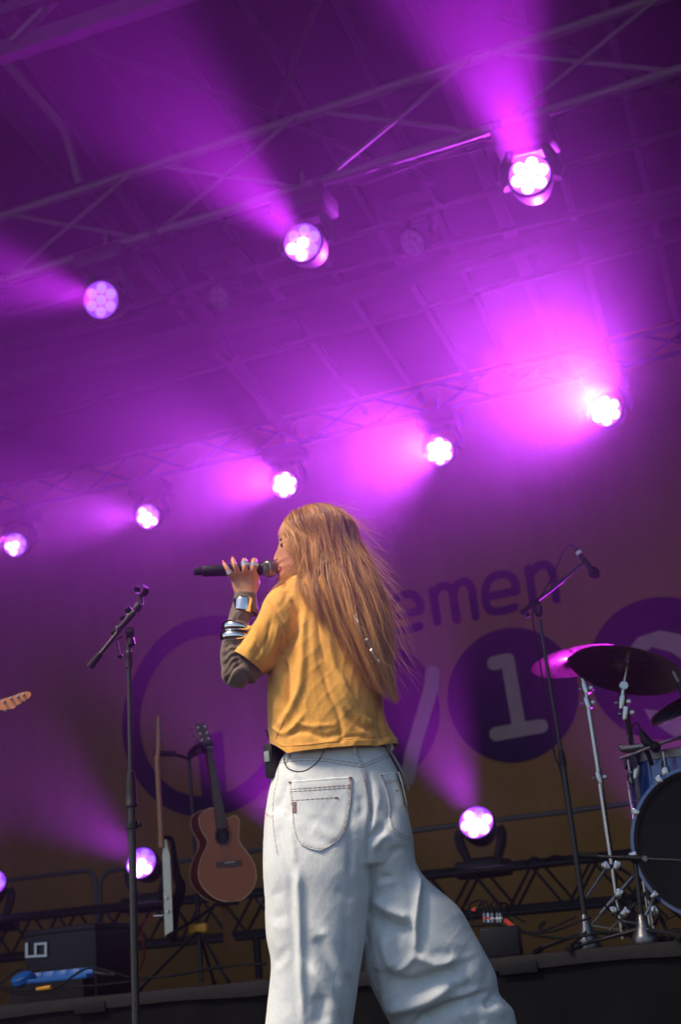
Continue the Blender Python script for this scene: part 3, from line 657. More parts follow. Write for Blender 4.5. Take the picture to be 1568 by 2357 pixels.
SHIRT = [(c1, [(530, 700), (600, 800), (650, 900), (662, 985)], 7, -4), (c1, [(560, 690), (640, 790), (700, 900)], 24, 4),
 (c1, [(735, 720), (738, 860), (700, 960), (640, 1060)], 26, -7), (c1, [(610, 1070), (650, 1050), (665, 960)], 12, -4),
 (c1, [(790, 720), (765, 900), (762, 1100), (740, 1280), (680, 1420), (600, 1560)], 24, 12), (c1, [(640, 1100), (665, 1220), (660, 1420)], 16, -13),
 (c1, [(590, 1130), (600, 1300), (590, 1450)], 22, 5), (c1, [(860, 720), (865, 900), (890, 1040), (910, 1110)], 16, -6), (c1, [(820, 800), (830, 1000), (850, 1200)], 20, 4),
 (c1, [(930, 900), (960, 1080), (1010, 1250), (1090, 1420)], 22, 6), (c1, [(890, 1150), (930, 1300), (1000, 1460), (1020, 1640)], 16, -6),
 (c1, [(1000, 1180), (1080, 1330), (1170, 1450), (1230, 1540)], 16, 8), (c1, [(1050, 1430), (1130, 1520), (1230, 1560)], 18, -9), (c1, [(1110, 1370), (1180, 1460), (1260, 1500)], 12, -5),
 (c1, [(640, 1600), (760, 1560), (900, 1600), (1040, 1570)], 18, -6), (c1, [(560, 1570), (620, 1600), (700, 1540), (780, 1440)], 16, 6), (c1, [(700, 1500), (820, 1530), (980, 1520)], 14, 4),
 (c1, [(980, 1640), (1060, 1600), (1180, 1600)], 12, -4), (c1, [(1270, 1440), (1290, 1540), (1330, 1630)], 12, 5), (c1, [(1250, 1380), (1262, 1500), (1280, 1620)], 9, -4),
 # sleeve
 (c1, [(470, 820), (450, 950), (400, 1060)], 20, 5), (c1, [(560, 820), (520, 960), (470, 1080)], 15, -6), (c1, [(600, 860), (580, 980), (520, 1100)], 15, 6), (c1, [(620, 930), (610, 1030), (560, 1120)], 10, -6), (c1, [(530, 900), (505, 990), (500, 1060)], 9, 4), (c1, [(420, 940), (470, 1020), (440, 1100)], 12, -4),
 (c1, [(380, 980), (420, 1060), (480, 1110)], 9, 3), (c1, [(660, 640), (640, 720), (600, 770)], 16, -3), (c1, [(690, 700), (720, 760), (720, 820)], 12, -5)]
folds(me, [(f[0], f[1], f[2]*1.1, f[3]*.85) for f in SHIRT]); crumple(me, .0011, 64, 5, (1, 1, .55)); crumple(me, .0021, 24, 15, (1, 1, .45))
# hem bands: a hair thicker than the cloth above
P_ = getco(me); N_ = getno(me); q = proj(P_); hz_ = (P_-np.array(hA))@np.array(nrm); k = hz_ > -.019; P_[k] += N_[k]*.0012
k2 = (q[:, 0] < 612) & ((P_-np.array(sA))@np.array(sn) > -.019); P_[k2] += N_[k2]*.0012
# the back tail kicks out at the right, the left side of the hem turns up
dl = np.clip((q[:, 1]-1630)/80, 0, 1)*np.clip((q[:, 0]-868)/26, 0, 1); P_ += np.outer(dl*.026, np.array(HR)); P_[:, 2] += dl*.012
dl = np.clip((q[:, 1]-1660)/70, 0, 1)*np.clip((662-q[:, 0])/40, 0, 1); P_[:, 2] += dl*.048
setco(me, P_)
sh_o = finish(me, 'tshirt', M['shirt'], person)
so_ = sh_o.modifiers.new('thick', 'SOLIDIFY'); so_.thickness = .0028; so_.offset = -1

# ---- trousers
tr = MB()
loft(tr, [((655, 1722), (893, 1712), 0, .115), ((655, 1736), (894, 1730), 0, .118), ((641, 1756), (904, 1752), 0, .125), ((627, 1790), (919, 1783), .0, .135), ((614, 1850), (934, 1840), .0, .145), ((608, 1930), (949, 1925), .0, .15), ((620, 2010), (945, 1990), .01, .13)], 72, 2.3, sub=6)
loft(tr, [((612, 1880), (800, 1860), -.01, .12), ((607, 1940), (846, 1900), -.02, .135), ((606, 2006), (851, 1995), -.03, .14), ((610, 2068), (849, 2068), -.03, .135), ((613, 2150), (839, 2165), -.03, .13), ((624, 2213), (828, 2238), -.03, .125), ((620, 2275), (820, 2300), -.03, .12), ((611, 2356), (812, 2356), -.03, .12), ((603, 2430), (812, 2425), -.02, .125), ((600, 2500), (816, 2495), -.01, .13)], 64, 2.4, sub=6)
loft(tr, [((760, 1860), (936, 1850), .0, .11), ((800, 1930), (951, 1925), .0, .13), ((838, 1990), (958, 1985), .02, .12), ((846, 2040), (984, 2025), .04, .12), ((843, 2095), (1052, 2084), .05, .125), ((838, 2150), (1090, 2145), .06, .13), ((834, 2200), (1121, 2200), .07, .135), ((841, 2238), (1142, 2242), .08, .135), ((862, 2285), (1150, 2287), .09, .13), ((884, 2328), (1180, 2320), .10, .125), ((900, 2358), (1188, 2350), .11, .12), ((935, 2410), (1196, 2395), .12, .11), ((985, 2460), (1190, 2440), .13, .11)], 72, 2.3, sub=6)
me = remesh(tr, .0042, 6, .55)
TRO = [
 # seat and pocket area
 (t1, [(1040, 330), (1065, 500), (1078, 700), (1050, 900), (1045, 1200)], 14, -12), (t1, [(960, 560), (985, 650), (960, 760)], 26, -7), (t1, [(900, 800), (950, 900)], 40, 5), (t1, [(860, 900), (880, 1050), (870, 1300)], 26, -8),
 (t1, [(180, 700), (260, 560), (320, 420)], 22, -6), (t1, [(180, 480), (230, 640)], 20, 4), (t1, [(210, 820), (230, 960), (290, 1150), (340, 1320)], 26, -10), (t1, [(160, 740), (170, 900), (200, 1100)], 16, 5),
 (t1, [(330, 760), (345, 1000), (360, 1200)], 20, 8), (t1, [(520, 840), (620, 900), (740, 960)], 24, 8), (t1, [(440, 860), (560, 960), (700, 1010)], 22, -8), (t1, [(600, 640), (740, 700), (760, 820)], 30, -5), (t1, [(470, 700), (560, 740)], 30, 4),
 (t1, [(1060, 980), (1120, 900), (1190, 840)], 26, -12), (t1, [(1080, 1060), (1160, 960), (1220, 930)], 24, 10), (t1, [(1230, 1080), (1330, 1050), (1450, 1060)], 22, -10), (t1, [(1210, 1200), (1260, 1110), (1330, 1080)], 16, -7), (t1, [(1280, 560), (1250, 660), (1230, 800)], 16, -5), (t1, [(1300, 620), (1340, 760)], 22, 5), (t1, [(1100, 450), (1140, 560), (1120, 700)], 22, 6), (t1, [(1060, 430), (1100, 520)], 14, -4), (t1, [(250, 300), (330, 350), (420, 330)], 20, -5),
 # left leg
 (t2, [(560, 60), (575, 300), (590, 800), (605, 1300), (630, 1800), (655, 2138)], 36, 12), (t2, [(500, 100), (470, 500), (520, 1000), (540, 1400)], 40, -10), (t2, [(680, 250), (690, 700), (700, 1200), (700, 1700)], 50, -7),
 (t2, [(830, 960), (900, 1100), (1040, 1350), (1180, 1600)], 80, -14), (t2, [(850, 850), (1000, 1080), (1130, 1350), (1240, 1520)], 60, 14), (t2, [(700, 1330), (900, 1600), (1020, 1800), (1120, 2050)], 55, 14), (t2, [(860, 1760), (870, 1900), (900, 2138)], 70, -20), (t2, [(740, 1900), (720, 2100)], 40, 8), (t2, [(1200, 1700), (1220, 1900), (1240, 2138)], 60, -8),
 (t2, [(1370, 700), (1365, 1100), (1350, 1500), (1320, 1900)], 22, 8), (t2, [(1080, 330), (1200, 400), (1290, 480)], 40, -6), (t2, [(1400, 350), (1330, 560), (1280, 760)], 46, 8), (t2, [(1220, 700), (1230, 1000), (1240, 1250)], 46, -8),
 (t2, [(240, 730), (320, 700), (420, 650)], 46, -13), (t2, [(230, 800), (330, 860), (450, 850)], 40, 9), (t2, [(160, 450), (240, 300), (310, 180)], 36, 6), (t2, [(200, 420), (300, 400), (360, 330)], 36, -7), (t2, [(270, 1340), (350, 1220), (440, 1100)], 46, -12), (t2, [(260, 1420), (360, 1380), (470, 1250)], 36, 9), (t2, [(290, 1080), (380, 1140)], 34, 6), (t2, [(260, 1600), (310, 1760), (280, 2000)], 40, -7), (t2, [(210, 900), (240, 1200), (250, 1500), (300, 1680)], 24, 6), (t2, [(420, 1800), (380, 2000)], 50, -8),
 # right leg
 (t3, [(575, 60), (588, 250), (570, 480), (560, 700), (560, 840)], 22, 18), (t3, [(655, 260), (650, 500), (630, 760)], 40, -10), (t3, [(170, 330), (320, 430), (520, 520)], 34, 20, ), (t3, [(190, 460), (340, 560), (490, 600)], 44, -32, -1), (t3, [(230, 130), (330, 130)], 26, -12), (t3, [(190, 230), (260, 170), (370, 170)], 24, 8), (t3, [(300, 290), (380, 190)], 20, -6), (t3, [(470, 80), (510, 300), (520, 480)], 30, -7), (t3, [(250, 690), (300, 880), (350, 990)], 34, 16), (t3, [(390, 900), (350, 760), (420, 720)], 30, -9), (t3, [(380, 1010), (470, 960), (560, 860)], 28, 12),
 (t3, [(270, 1050), (400, 1110), (540, 1120), (700, 1060), (860, 1010), (955, 962)], 70, -44, -1), (t3, [(560, 860), (700, 930), (830, 985), (940, 930)], 36, 16), (t3, [(700, 880), (820, 850), (920, 850)], 40, -8), (t3, [(270, 1380), (450, 1340), (640, 1290), (800, 1200), (940, 1060)], 60, 26),
 (t3, [(560, 1517), (700, 1410), (900, 1330), (1060, 1290), (1290, 1205)], 50, -30, -1), (t3, [(930, 1200), (1050, 1180), (1110, 1120)], 40, -12), (t3, [(1030, 1350), (1100, 1300), (1200, 1270), (1300, 1230)], 22, 12), (t3, [(1040, 760), (1010, 950), (960, 1100)], 60, -8), (t3, [(1200, 1180), (1250, 1050), (1230, 950)], 36, -8), (t3, [(1250, 1360), (1290, 1290), (1340, 1230)], 26, -16), (t3, [(1150, 1350), (1170, 1460), (1200, 1517)], 36, -9), (t3, [(1330, 1330), (1400, 1440)], 40, 8), (t3, [(960, 1430), (1100, 1400)], 40, 9), (t3, [(240, 1050), (250, 1200), (260, 1360)], 18, 9)]
def soft(me, it):
    o = bpy.data.objects.new('tmp', me); COL.objects.link(o); m_ = o.modifiers.new('s', 'SMOOTH'); m_.iterations = it; m_.factor = .5
    me2 = bpy.data.meshes.new_from_object(o.evaluated_get(bpy.context.evaluated_depsgraph_get())); bpy.data.objects.remove(o); return me2
LL = [(f[0], f[1], f[2]*(1.35 if f[0] is t2 else 1.25), f[3]*(.22 if f[0] is t2 and f[1][0][0] < 480 else (.85 if abs(f[3]) > 11 else .4) if f[0] is t2 else (.95 if abs(f[3]) > 11 else .6)))+tuple(f[4:]) for f in TRO]
folds(me, LL); me = soft(me, 10); crumple(me, .0011, 10, 21, (1, 1, .5)); crumple(me, .0005, 60, 11, (1, 1, .6))
trousers = finish(me, 'trousers', M['denim'], person)
bpy.context.view_layer.update()
def on_obj(ob, px, py, lift=.001):
    d = ray(px, py); inv = WM(person).inverted(); hit, loc, nrm, idx = ob.ray_cast(inv @ CP, d)
    return (WM(person) @ loc - d*lift) if hit else None
def seam(ob, cv, pts, r, name=None, m=None, par=None, lift=.001, n=None, b=None, dash=0):
    L = sum(math.dist(pts[i], pts[i+1]) for i in range(len(pts)-1))*UNIT.get(cv, 1); n = n or max(6, int(L/2.2))
    pp = spline([(a, b_, 0) for a, b_ in pts], n)[:, :2] if len(pts) > 2 else [lerp(np.array(pts[0], float), np.array(pts[1], float), t) for t in np.linspace(0, 1, n)]
    P = [on_obj(ob, *cv(*p), lift) for p in pp]; run = []; b = b or MB()
    for i, p in enumerate(P+[None]):
        if p is not None and (not run or (p-run[-1]).length < .03) and not (dash and i % dash == dash-1): run.append(p)
        else:
            if len(run) > 1: b.tube(run, r, 5)
            run = [p] if p is not None else []
    if name: return b.build(name, m, par)
    return b
# seams, yoke and pocket stitching
st = MB()
for (cv, pts) in [(t4, [(180, 760), (240, 738), (400, 722), (640, 730), (800, 752), (1000, 780)]), (t4, [(180, 782), (240, 765), (400, 752), (640, 756), (800, 782), (1040, 820)]), (t4, [(1040, 790), (1150, 745), (1300, 692)]), (t4, [(1045, 815), (1160, 770), (1308, 712)]),
                  (t4, [(965, 640), (1000, 740), (1030, 820)]), (t4, [(985, 635), (1020, 740), (1045, 815)]), (t1, [(975, 320), (1010, 450), (1040, 600), (1068, 740), (1065, 800)]), (t1, [(995, 315), (1028, 450), (1060, 600), (1080, 735)]),
                  (t1, [(215, 270), (205, 400), (170, 560), (160, 760), (175, 930), (205, 1110)]), (t1, [(95, 735), (130, 755), (155, 775)]), (t1, [(98, 722), (130, 742), (158, 750)]),
                  (t3, [(88, 545), (130, 760), (170, 1000), (222, 1330)]), (t3, [(105, 540), (150, 760), (195, 1000), (240, 1330)])]:
    seam(trousers, cv, pts, .00065, b=st, dash=5)
st.build('seam_stitching', M['thread'], person)
def pocket(outline, name):
    bm = bmesh.new(); pp = [t1(*p) for p in outline]; c = np.mean(pp, 0); rows = 14; grid = []
    dense = []
    for i in range(len(pp)):
        a, b = np.array(pp[i]), np.array(pp[(i+1) % len(pp)]); k = max(2, int(np.linalg.norm(b-a)/3))
        dense += [a+(b-a)*j/k for j in range(k)]
    rings_ = [1.012, 1.0, .985, .955, .92, .8, .65, .5, .35, .2, .08]; H = [0, .0042, .0046, .0030, .0040, .0032, .0024, .0024, .0024, .0024, .0024]
    vs = []; n = len(dense)
    for s_, h in zip(rings_, H):
        for p in dense:
            q_ = c+(p-c)*s_; w_ = on_obj(trousers, q_[0], q_[1], h)
            if w_ is None: w_ = on_obj(trousers, *(c+(p-c)*s_*.96), h) or PP(q_[0], q_[1], -.1)
            vs.append(w_)
    fs = [(i*n+k, i*n+(k+1) % n, (i+1)*n+(k+1) % n, (i+1)*n+k) for i in range(len(H)-1) for k in range(n)]+[tuple((len(H)-1)*n+k for k in range(n))]
    return MB().add(vs, fs).build(name, M['denim'], person, sharp=80)
pk1 = pocket([(305, 432), (500, 415), (700, 400), (886, 388), (884, 500), (872, 640), (850, 780), (820, 900), (760, 980), (680, 1030), (598, 1070), (500, 1050), (420, 1010), (375, 940), (345, 800), (330, 680), (315, 540)], 'back_pocket')
pk2 = pocket([(1150, 365), (1240, 352), (1322, 345), (1345, 420), (1370, 520), (1395, 640), (1415, 780), (1440, 965), (1380, 955), (1320, 930), (1260, 880), (1232, 800), (1240, 690), (1230, 600), (1205, 500), (1180, 430)], 'back_pocket')
for pk, lst in ((pk1, [[(308, 503), (600, 482), (884, 462)], [(312, 525), (600, 504), (886, 484)], [(330, 606), (540, 590), (735, 577)], [(345, 800), (372, 920), (410, 985), (500, 1030), (598, 1048), (690, 1010), (760, 955), (805, 890), (838, 760), (862, 600), (866, 400)], [(325, 440), (335, 560), (345, 700), (350, 800)], [(880, 400), (878, 560), (855, 760), (820, 880)]]),
                (pk2, [[(1180, 438), (1260, 420), (1342, 415)], [(1190, 455), (1270, 438), (1345, 435)], [(1305, 515), (1370, 510)], [(1170, 375), (1200, 480), (1235, 580), (1250, 680), (1246, 780), (1275, 860), (1330, 910), (1435, 945)]])):
    b = MB()
    for pts in lst: seam(pk, t1, pts, .0006, b=b, dash=5, lift=.0008)
    if pk is pk1:
        for i in range(8): seam(pk, t1, [(300+6*(i % 2), 622+14*i), (378, 621+13.5*i)], .0011, b=b, lift=.001, n=5)
        for a in ((306, 436, 326, 434), (862, 390, 884, 392), (730, 578, 758, 577)): seam(pk, t1, [(a[0], a[1]), (a[2], a[3])], .0022, b=b, lift=.001, n=4)
    else:
        for a in ((1156, 370, 1168, 369), (1298, 516, 1312, 514)): seam(pk, t1, [(a[0], a[1]), (a[2], a[3])], .0022, b=b, lift=.001, n=4)
    b.build('stitching', M['thread'], pk)
b = MB()
seam(sh_o, t4, [(160, 575), (230, 600), (440, 590), (700, 560), (1000, 520), (1300, 495)], .0006, b=b, lift=.001)
seam(sh_o, t4, [(235, 330), (200, 420), (155, 520), (150, 580)], .0006, b=b, lift=.001)
seam(sh_o, c1, [(335, 1080), (400, 1130), (510, 1160)], .0006, b=b, lift=.001)
seam(sh_o, c1, [(528, 698), (590, 780), (640, 880), (662, 975)], .0007, b=b, lift=.0008)
b.build('hem_stitching', M['thread_y'], sh_o)
# belt, loops, lace
bl_ = MB(); n = 90; vs = []
for (o_, z_) in ((0, .0), (.004, .002), (.004, .03), (0, .032)):
    for k in range(n):
        t = 2*PI*k/n; l = PP(657, 1731, 0); r_ = PP(893, 1712, 0); c = (l+r_)/2; h = (r_-l)/2
        vs.append(c+h*(1.0+o_*8)*math.copysign(abs(math.cos(t))**.87, math.cos(t))+HF*((.118+o_)*math.copysign(abs(math.sin(t))**.87, math.sin(t)))+Vector((0, 0, z_-.016)))
bl_.add(vs, [(j*n+k, j*n+(k+1) % n, ((j+1) % 4)*n+(k+1) % n, ((j+1) % 4)*n+k) for j in range(4) for k in range(n)])
M['belt'] = mat('snake_print_belt', (.10, .045, .03), .4, 0, .9, 160); bl_.build('belt', M['belt'], person)
for (x, y) in ((663, 1745), (817, 1724)):
    p = on_obj(trousers, x, y, .004) or PP(x, y, -.12)
    MB().box(p+Vector((0, 0, .008)), (.012, .006, .045), Matrix.Rotation(YAW, 3, 'Z') @ Matrix.Rotation(R_(8), 3, 'Y'), bev=.002).build('belt_loop', M['denim'], person)
M['lace'] = mat('pale_cotton_lace', (.50, .47, .40), .8)
lp = [PP(*t4(x, y), -.06+.02*i) for i, (x, y) in enumerate([(1275, 575), (1310, 640), (1370, 740), (1430, 850), (1475, 950), (1503, 1045)])]
MB().tube(spline(lp, 24), .0042, 8, squash=.5).build('waist_lace', M['lace'], person)
MB().tube(spline([PP(*t4(x, y), -.055) for x, y in [(1280, 575), (1320, 590), (1338, 620), (1322, 648)]], 12), .005, 8).build('waist_lace', M['lace'], person)
# shoes, below the picture
for g, a in ((gL, -.3), (gR, .4)):
    d = (FH*math.cos(a)+SH_*math.sin(a)).normalized(); q_ = Vector((0, 1, 0)).rotation_difference(d).to_matrix()
    MB().ball(Vector((g.x, g.y, .045))+d*.05, .05, 20, (1.0, 2.7, .95), q_).box(Vector((g.x, g.y, .012))+d*.05, (.095, .27, .024), q_, bev=.01).build('shoe', M['white'], person)
# jewellery worn on arm and hand
def cuffband(name, ringsL, ringsR, dys, hds, m=M['silver']):
    b = MB(); loft(b, [(l, r_, d, h) for l, r_, d, h in zip(ringsL, ringsR, dys, hds)], 48, 2.05, sub=5, caps=False); o = b.build(name, m, person, sharp=60)
    md = o.modifiers.new('t', 'SOLIDIFY'); md.thickness = .0022; md.offset = 1; return o
cuffband('wide_silver_cuff', [(539.5, 1382), (539, 1392), (537.5, 1406)], [(585, 1379), (584.5, 1398), (581, 1415)], [-.064, -.066, -.068], [.040, .041, .041])
for (l, r_, w) in (((521, 1441), (583, 1450), .0150), ((517, 1464), (581, 1470), .0150)):
    c = (PP(*l, -.084)+PP(*r_, -.084))/2; h = (PP(*r_, -.084)-PP(*l, -.084))/2; n1, n2 = 56, 18; vs = []
    up = h.cross(HF).normalized()
    for i in range(n1):
        t = 2*PI*i/n1; e1 = h*math.cos(t)+HF*(.045*math.sin(t)); er = e1.normalized(); ww = w*(1+.25*math.cos(t-2.2)+.12*math.sin(2*t))
        for j in range(n2): a = 2*PI*j/n2; vs.append(c+e1+er*(ww*.8*math.cos(a))+up*(ww*math.sin(a))+up*.004*math.sin(t))
    MB().add(vs, [(i*n2+j, i*n2+(j+1) % n2, ((i+1) % n1)*n2+(j+1) % n2, ((i+1) % n1)*n2+j) for i in range(n1) for j in range(n2)]).build('silver_bangle', M['silver'], person)
def fring(px, py, dy, ax, r, hgt, bumps=0, name='finger_ring'):
    b = MB(); a = Vector(ax).normalized(); p = hp(px, py, dy)
    b.lathe([(r, -hgt/2), (r+.0018, -hgt/2), (r+.0024, 0), (r+.0018, hgt/2), (r, hgt/2)], p, a, 28, closed=True)
    for i in range(bumps):
        t = -1.6+i*.8+YAW; b.ball(p+Vector((math.sin(t)*(r+.002), -math.cos(t)*(r+.002), .002*((i*2) % 3-1))), .0035, 8, (1, 1, 1.2))
    return b.build(name, M['silver'], person)
z_ = Vector((0, 0, 1))
for dz in (-12, 14): fring(672-dz*.45, 385-dz, -.082, (HR*-.45+z_*.8), .0085, .0042)
fring(905, 245, -.080, z_+HR*-.05, .0098, .013); fring(1050, 262, -.079, z_+HR*.1, .0102, .010, 5)

# ---- hair
def hair_mat():
    m = bpy.data.materials.new('long_fair_hair'); m.use_nodes = True; N = m.node_tree.nodes; L = m.node_tree.links; b = N['Principled BSDF']
    b.inputs['Roughness'].default_value = .38; b.inputs['Specular IOR Level'].default_value = .45; b.inputs['Anisotropic'].default_value = .5
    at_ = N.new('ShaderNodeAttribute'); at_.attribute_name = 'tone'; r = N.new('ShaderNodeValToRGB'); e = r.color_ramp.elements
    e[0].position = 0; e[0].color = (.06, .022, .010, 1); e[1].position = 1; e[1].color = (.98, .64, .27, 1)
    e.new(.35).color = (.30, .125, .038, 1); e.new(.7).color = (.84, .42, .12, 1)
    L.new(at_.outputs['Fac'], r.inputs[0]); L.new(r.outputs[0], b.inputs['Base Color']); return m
M['hair'] = hair_mat()
GUIDES = [  # px, py, dy (metres nearer the camera are negative), from parting to tip
 [(664, 1184, -.01), (666, 1205, -.050), (675, 1235, -.076), (682, 1265, -.084), (684, 1300, -.080), (664, 1328, -.075), (640, 1352, -.090), (612, 1392, -.050)],
 [(668, 1181, -.01), (676, 1205, -.062), (687, 1240, -.088), (692, 1275, -.094), (692, 1305, -.092), (672, 1326, -.096), (655, 1345, -.105), (634, 1370, -.10)],
 [(675, 1177, -.01), (684, 1202, -.068), (694, 1245, -.094), (700, 1290, -.104), (700, 1322, -.110), (703, 1345, -.128), (716, 1385, -.152), (730, 1425, -.158)],
 [(686, 1172, -.01), (704, 1200, -.070), (718, 1245, -.098), (722, 1295, -.110), (722, 1335, -.122), (733, 1385, -.152), (745, 1440, -.166), (758, 1490, -.168)],
 [(698, 1169, -.01), (724, 1198, -.070), (742, 1245, -.100), (748, 1300, -.116), (756, 1350, -.138), (774, 1410, -.162), (796, 1480, -.172), (822, 1552, -.172)],
 [(710, 1166, -.01), (745, 1195, -.064), (768, 1245, -.094), (783, 1305, -.114), (798, 1360, -.138), (816, 1430, -.164), (845, 1510, -.174), (880, 1592, -.168)],
 [(722, 1165, -.01), (762, 1190, -.052), (792, 1242, -.080), (812, 1300, -.100), (832, 1360, -.124), (852, 1435, -.148), (874, 1520, -.156), (912, 1612, -.150)],
 [(734, 1165, .0), (776, 1188, -.034), (808, 1238, -.058), (832, 1292, -.080), (854, 1350, -.100), (874, 1425, -.124), (886, 1515, -.130), (915, 1600, -.130)],
 [(744, 1167, .01), (788, 1194, -.010), (820, 1240, -.028), (842, 1288, -.045), (864, 1344, -.060), (888, 1415, -.080), (892, 1505, -.090), (900, 1580, -.095)],
 [(748, 1168, .03), (794, 1200, .015), (826, 1246, .005), (849, 1294, -.01), (874, 1350, -.025), (897, 1415, -.045), (899, 1490, -.055), (897, 1550, -.06)]]
GW = np.array([[tuple(PP(*p)) for p in g] for g in GUIDES])          # guides x points x 3
HE = np.array(PP(727, 1240, .0)); EA = np.array([[*FH], [*SH_], [0, 0, 1]]); ER = np.array([.106, .088, .099])
def crown(g, px, k):                      # from the parting over the skull, then on down the guide
    d1 = (g[2]-HE)@EA.T/ER; r1 = np.linalg.norm(d1); d1 = d1/r1
    u = -(px-727)*.00128/.106*(.72 if px < 700 else .92); d0 = np.array([u, .10, math.sqrt(max(.05, 1-u*u-.01))]); om = math.acos(np.clip(d0@d1, -1, 1)); out = []
    for f in (0, .22, .45, .7): d = (math.sin((1-f)*om)*d0+math.sin(f*om)*d1)/math.sin(om); out.append((d*lerp(1.0, max(r1, 1.03), f)*ER)@EA+HE)
    return np.array(out+[g[2]]+list(g[3:]))
GS = np.array([spline(crown(g, G0_[0][0], i), 40) for i, (g, G0_) in enumerate(zip(GW, GUIDES))])
def guide(u):                                                         # curve at 0..1 across the guides
    s_ = u*(len(GS)-1); i = min(int(s_), len(GS)-2); return lerp(GS[i], GS[i+1], s_-i)
def strand_mesh(curves, rad, tones, name, k=3):
    """many thin tapering strands in one mesh; curves (n, m, 3)"""
    C = np.asarray(curves); n, m, _ = C.shape; T = np.gradient(C, axis=1); T /= np.linalg.norm(T, axis=2)[..., None]+1e-9
    ref = np.array(HF)[None, None]; A = np.cross(T, ref); A /= np.linalg.norm(A, axis=2)[..., None]+1e-9; B = np.cross(T, A)
    prof = np.interp(np.linspace(0, 1, m), [0, .06, .7, 1], [.6, 1, .85, .12]); R = np.asarray(rad)[:, None]*prof[None]
    V = np.stack([C+R[..., None]*(math.cos(2*PI*j/k)*A+math.sin(2*PI*j/k)*B) for j in range(k)], 2).reshape(-1, 3)
    idx = np.arange(n*m*k).reshape(n, m, k); F = np.stack([idx[:, :-1, :], np.roll(idx, -1, 2)[:, :-1, :], np.roll(idx, -1, 2)[:, 1:, :], idx[:, 1:, :]], -1).reshape(-1, 4)
    V = V-np.array(person.location)
    me = bpy.data.meshes.new(name); me.vertices.add(len(V)); me.vertices.foreach_set('co', V.astype(np.float32).ravel())
    me.loops.add(F.size); me.loops.foreach_set('vertex_index', F.astype(np.int32).ravel()); me.polygons.add(len(F)); me.polygons.foreach_set('loop_start', np.arange(0, F.size, 4, dtype=np.int32))
    me.update(calc_edges=True); me.shade_smooth()
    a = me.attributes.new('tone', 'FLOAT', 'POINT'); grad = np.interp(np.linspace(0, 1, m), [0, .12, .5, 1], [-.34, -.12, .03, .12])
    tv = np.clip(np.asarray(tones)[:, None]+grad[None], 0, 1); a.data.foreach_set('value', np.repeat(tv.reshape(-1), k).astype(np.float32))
    me.materials.append(M['hair']); o = bpy.data.objects.new(name, me); COL.objects.link(o); o.parent = person; return o
def smooth_noise(n, m, amp, fr):
    t = np.linspace(0, 1, m); out = np.zeros((n, m, 3))
    for j in range(3):
        f = rng.uniform(.5, fr, n)[:, None]; ph = rng.uniform(0, 6.28, n)[:, None]; out[:, :, j] = np.sin(f*6.28*t[None]+ph)
    return out*amp*t[None, :, None]**.8
m = 40; n = 7500; nl = 260
lu = rng.uniform(0, 1, nl); ln = smooth_noise(nl, m, .010, 1.6); lt = rng.uniform(-.14, .14, nl); lend = rng.uniform(.50, 1.0, nl)**.7; lt *= 1.4; ln *= 1.25; ldep = rng.uniform(0, 1, nl)
lock = rng.integers(0, nl, n); cur = np.zeros((n, m, 3)); rad = np.zeros(n); tone = np.zeros(n)
t = np.linspace(0, 1, m)
nz = smooth_noise(n, m, .0035, 2.5)
for i in range(n):
    k = lock[i]; u0 = rng.uniform(0, 1) if i % 4 == 0 else np.clip(lu[k]+rng.normal()*.03, 0, 1)
    u1 = np.clip(lu[k]+rng.normal()*.010, 0, 1); base = np.zeros((m, 3)); g0, g1 = guide(u0), guide(u1); w = (np.clip(t*1.6, 0, 1)**1.2)[:, None]; base = g0*(1-w)+g1*w
    L_ = lend[k]*rng.uniform(.9, 1.03); L_ = min(L_, 1); s_ = t*L_*(m-1); i0 = np.minimum(s_.astype(int), m-2); fr = (s_-i0)[:, None]; base = base[i0]*(1-fr)+base[i0+1]*fr
    depth = rng.uniform(0, 1)**1.5*.022+ldep[k]*.014
    cur[i] = base+ln[k]+nz[i]+np.array(HF)*(depth*np.clip(t*4, .15, 1))[:, None]-np.array(HF)*.004
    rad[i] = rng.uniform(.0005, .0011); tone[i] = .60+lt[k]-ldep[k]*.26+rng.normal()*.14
def off_skull(C, s0=1.0, s1=1.10):          # keep every strand outside the skull
    sh = C.shape; X = (C.reshape(-1, 3)-HE)@EA.T/ER; r = np.linalg.norm(X, axis=1); tgt = s0+(s1-s0)*rng.uniform(0, 1, len(r)).mean()
    k = (r < tgt) & (X[:, 2] > -.6) & ((X[:, 0] < .5) | (X[:, 2] > .62)); X[k] *= (tgt/r[k])[:, None]; return (X*ER@EA+HE).reshape(sh)
cur = off_skull(cur)
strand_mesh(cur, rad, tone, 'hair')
# far side of the head and under layer: a thick inner sheet so no daylight shows through
ub = MB(); us_ = np.linspace(.04, .97, 60); rows = []
for u in us_:
    g = guide(u); rows.append(g)
G_ = np.array(rows); nf = 25; vs = []
ctr = np.array(HC)
for sgn in (0, 1):
    for i in range(60):
        for j in range(nf):
            p = G_[i, j].copy(); e = np.clip(min(i, 59-i)/8, 0, 1)
            if sgn == 0: p = p+np.array(HF)*(.020+.006)
            else:
                back = .085*max(0, 1-j/16)*e*1.9+.045*e+.02; p = p+np.array(HF)*(.028+back)
            p = p+(np.array([0, 0, -.012]) if j < 8 else 0); vs.append(tuple(p))
N1 = 60*nf
for s_ in (0, N1): ub.f += [(s_+i*nf+j, s_+(i+1)*nf+j, s_+(i+1)*nf+j+1, s_+i*nf+j+1) for i in range(59) for j in range(nf-1)]
ub.f += [(j, j+1, N1+j+1, N1+j) for j in range(nf-1)]+[(59*nf+j, N1+59*nf+j, N1+59*nf+j+1, 59*nf+j+1) for j in range(nf-1)]
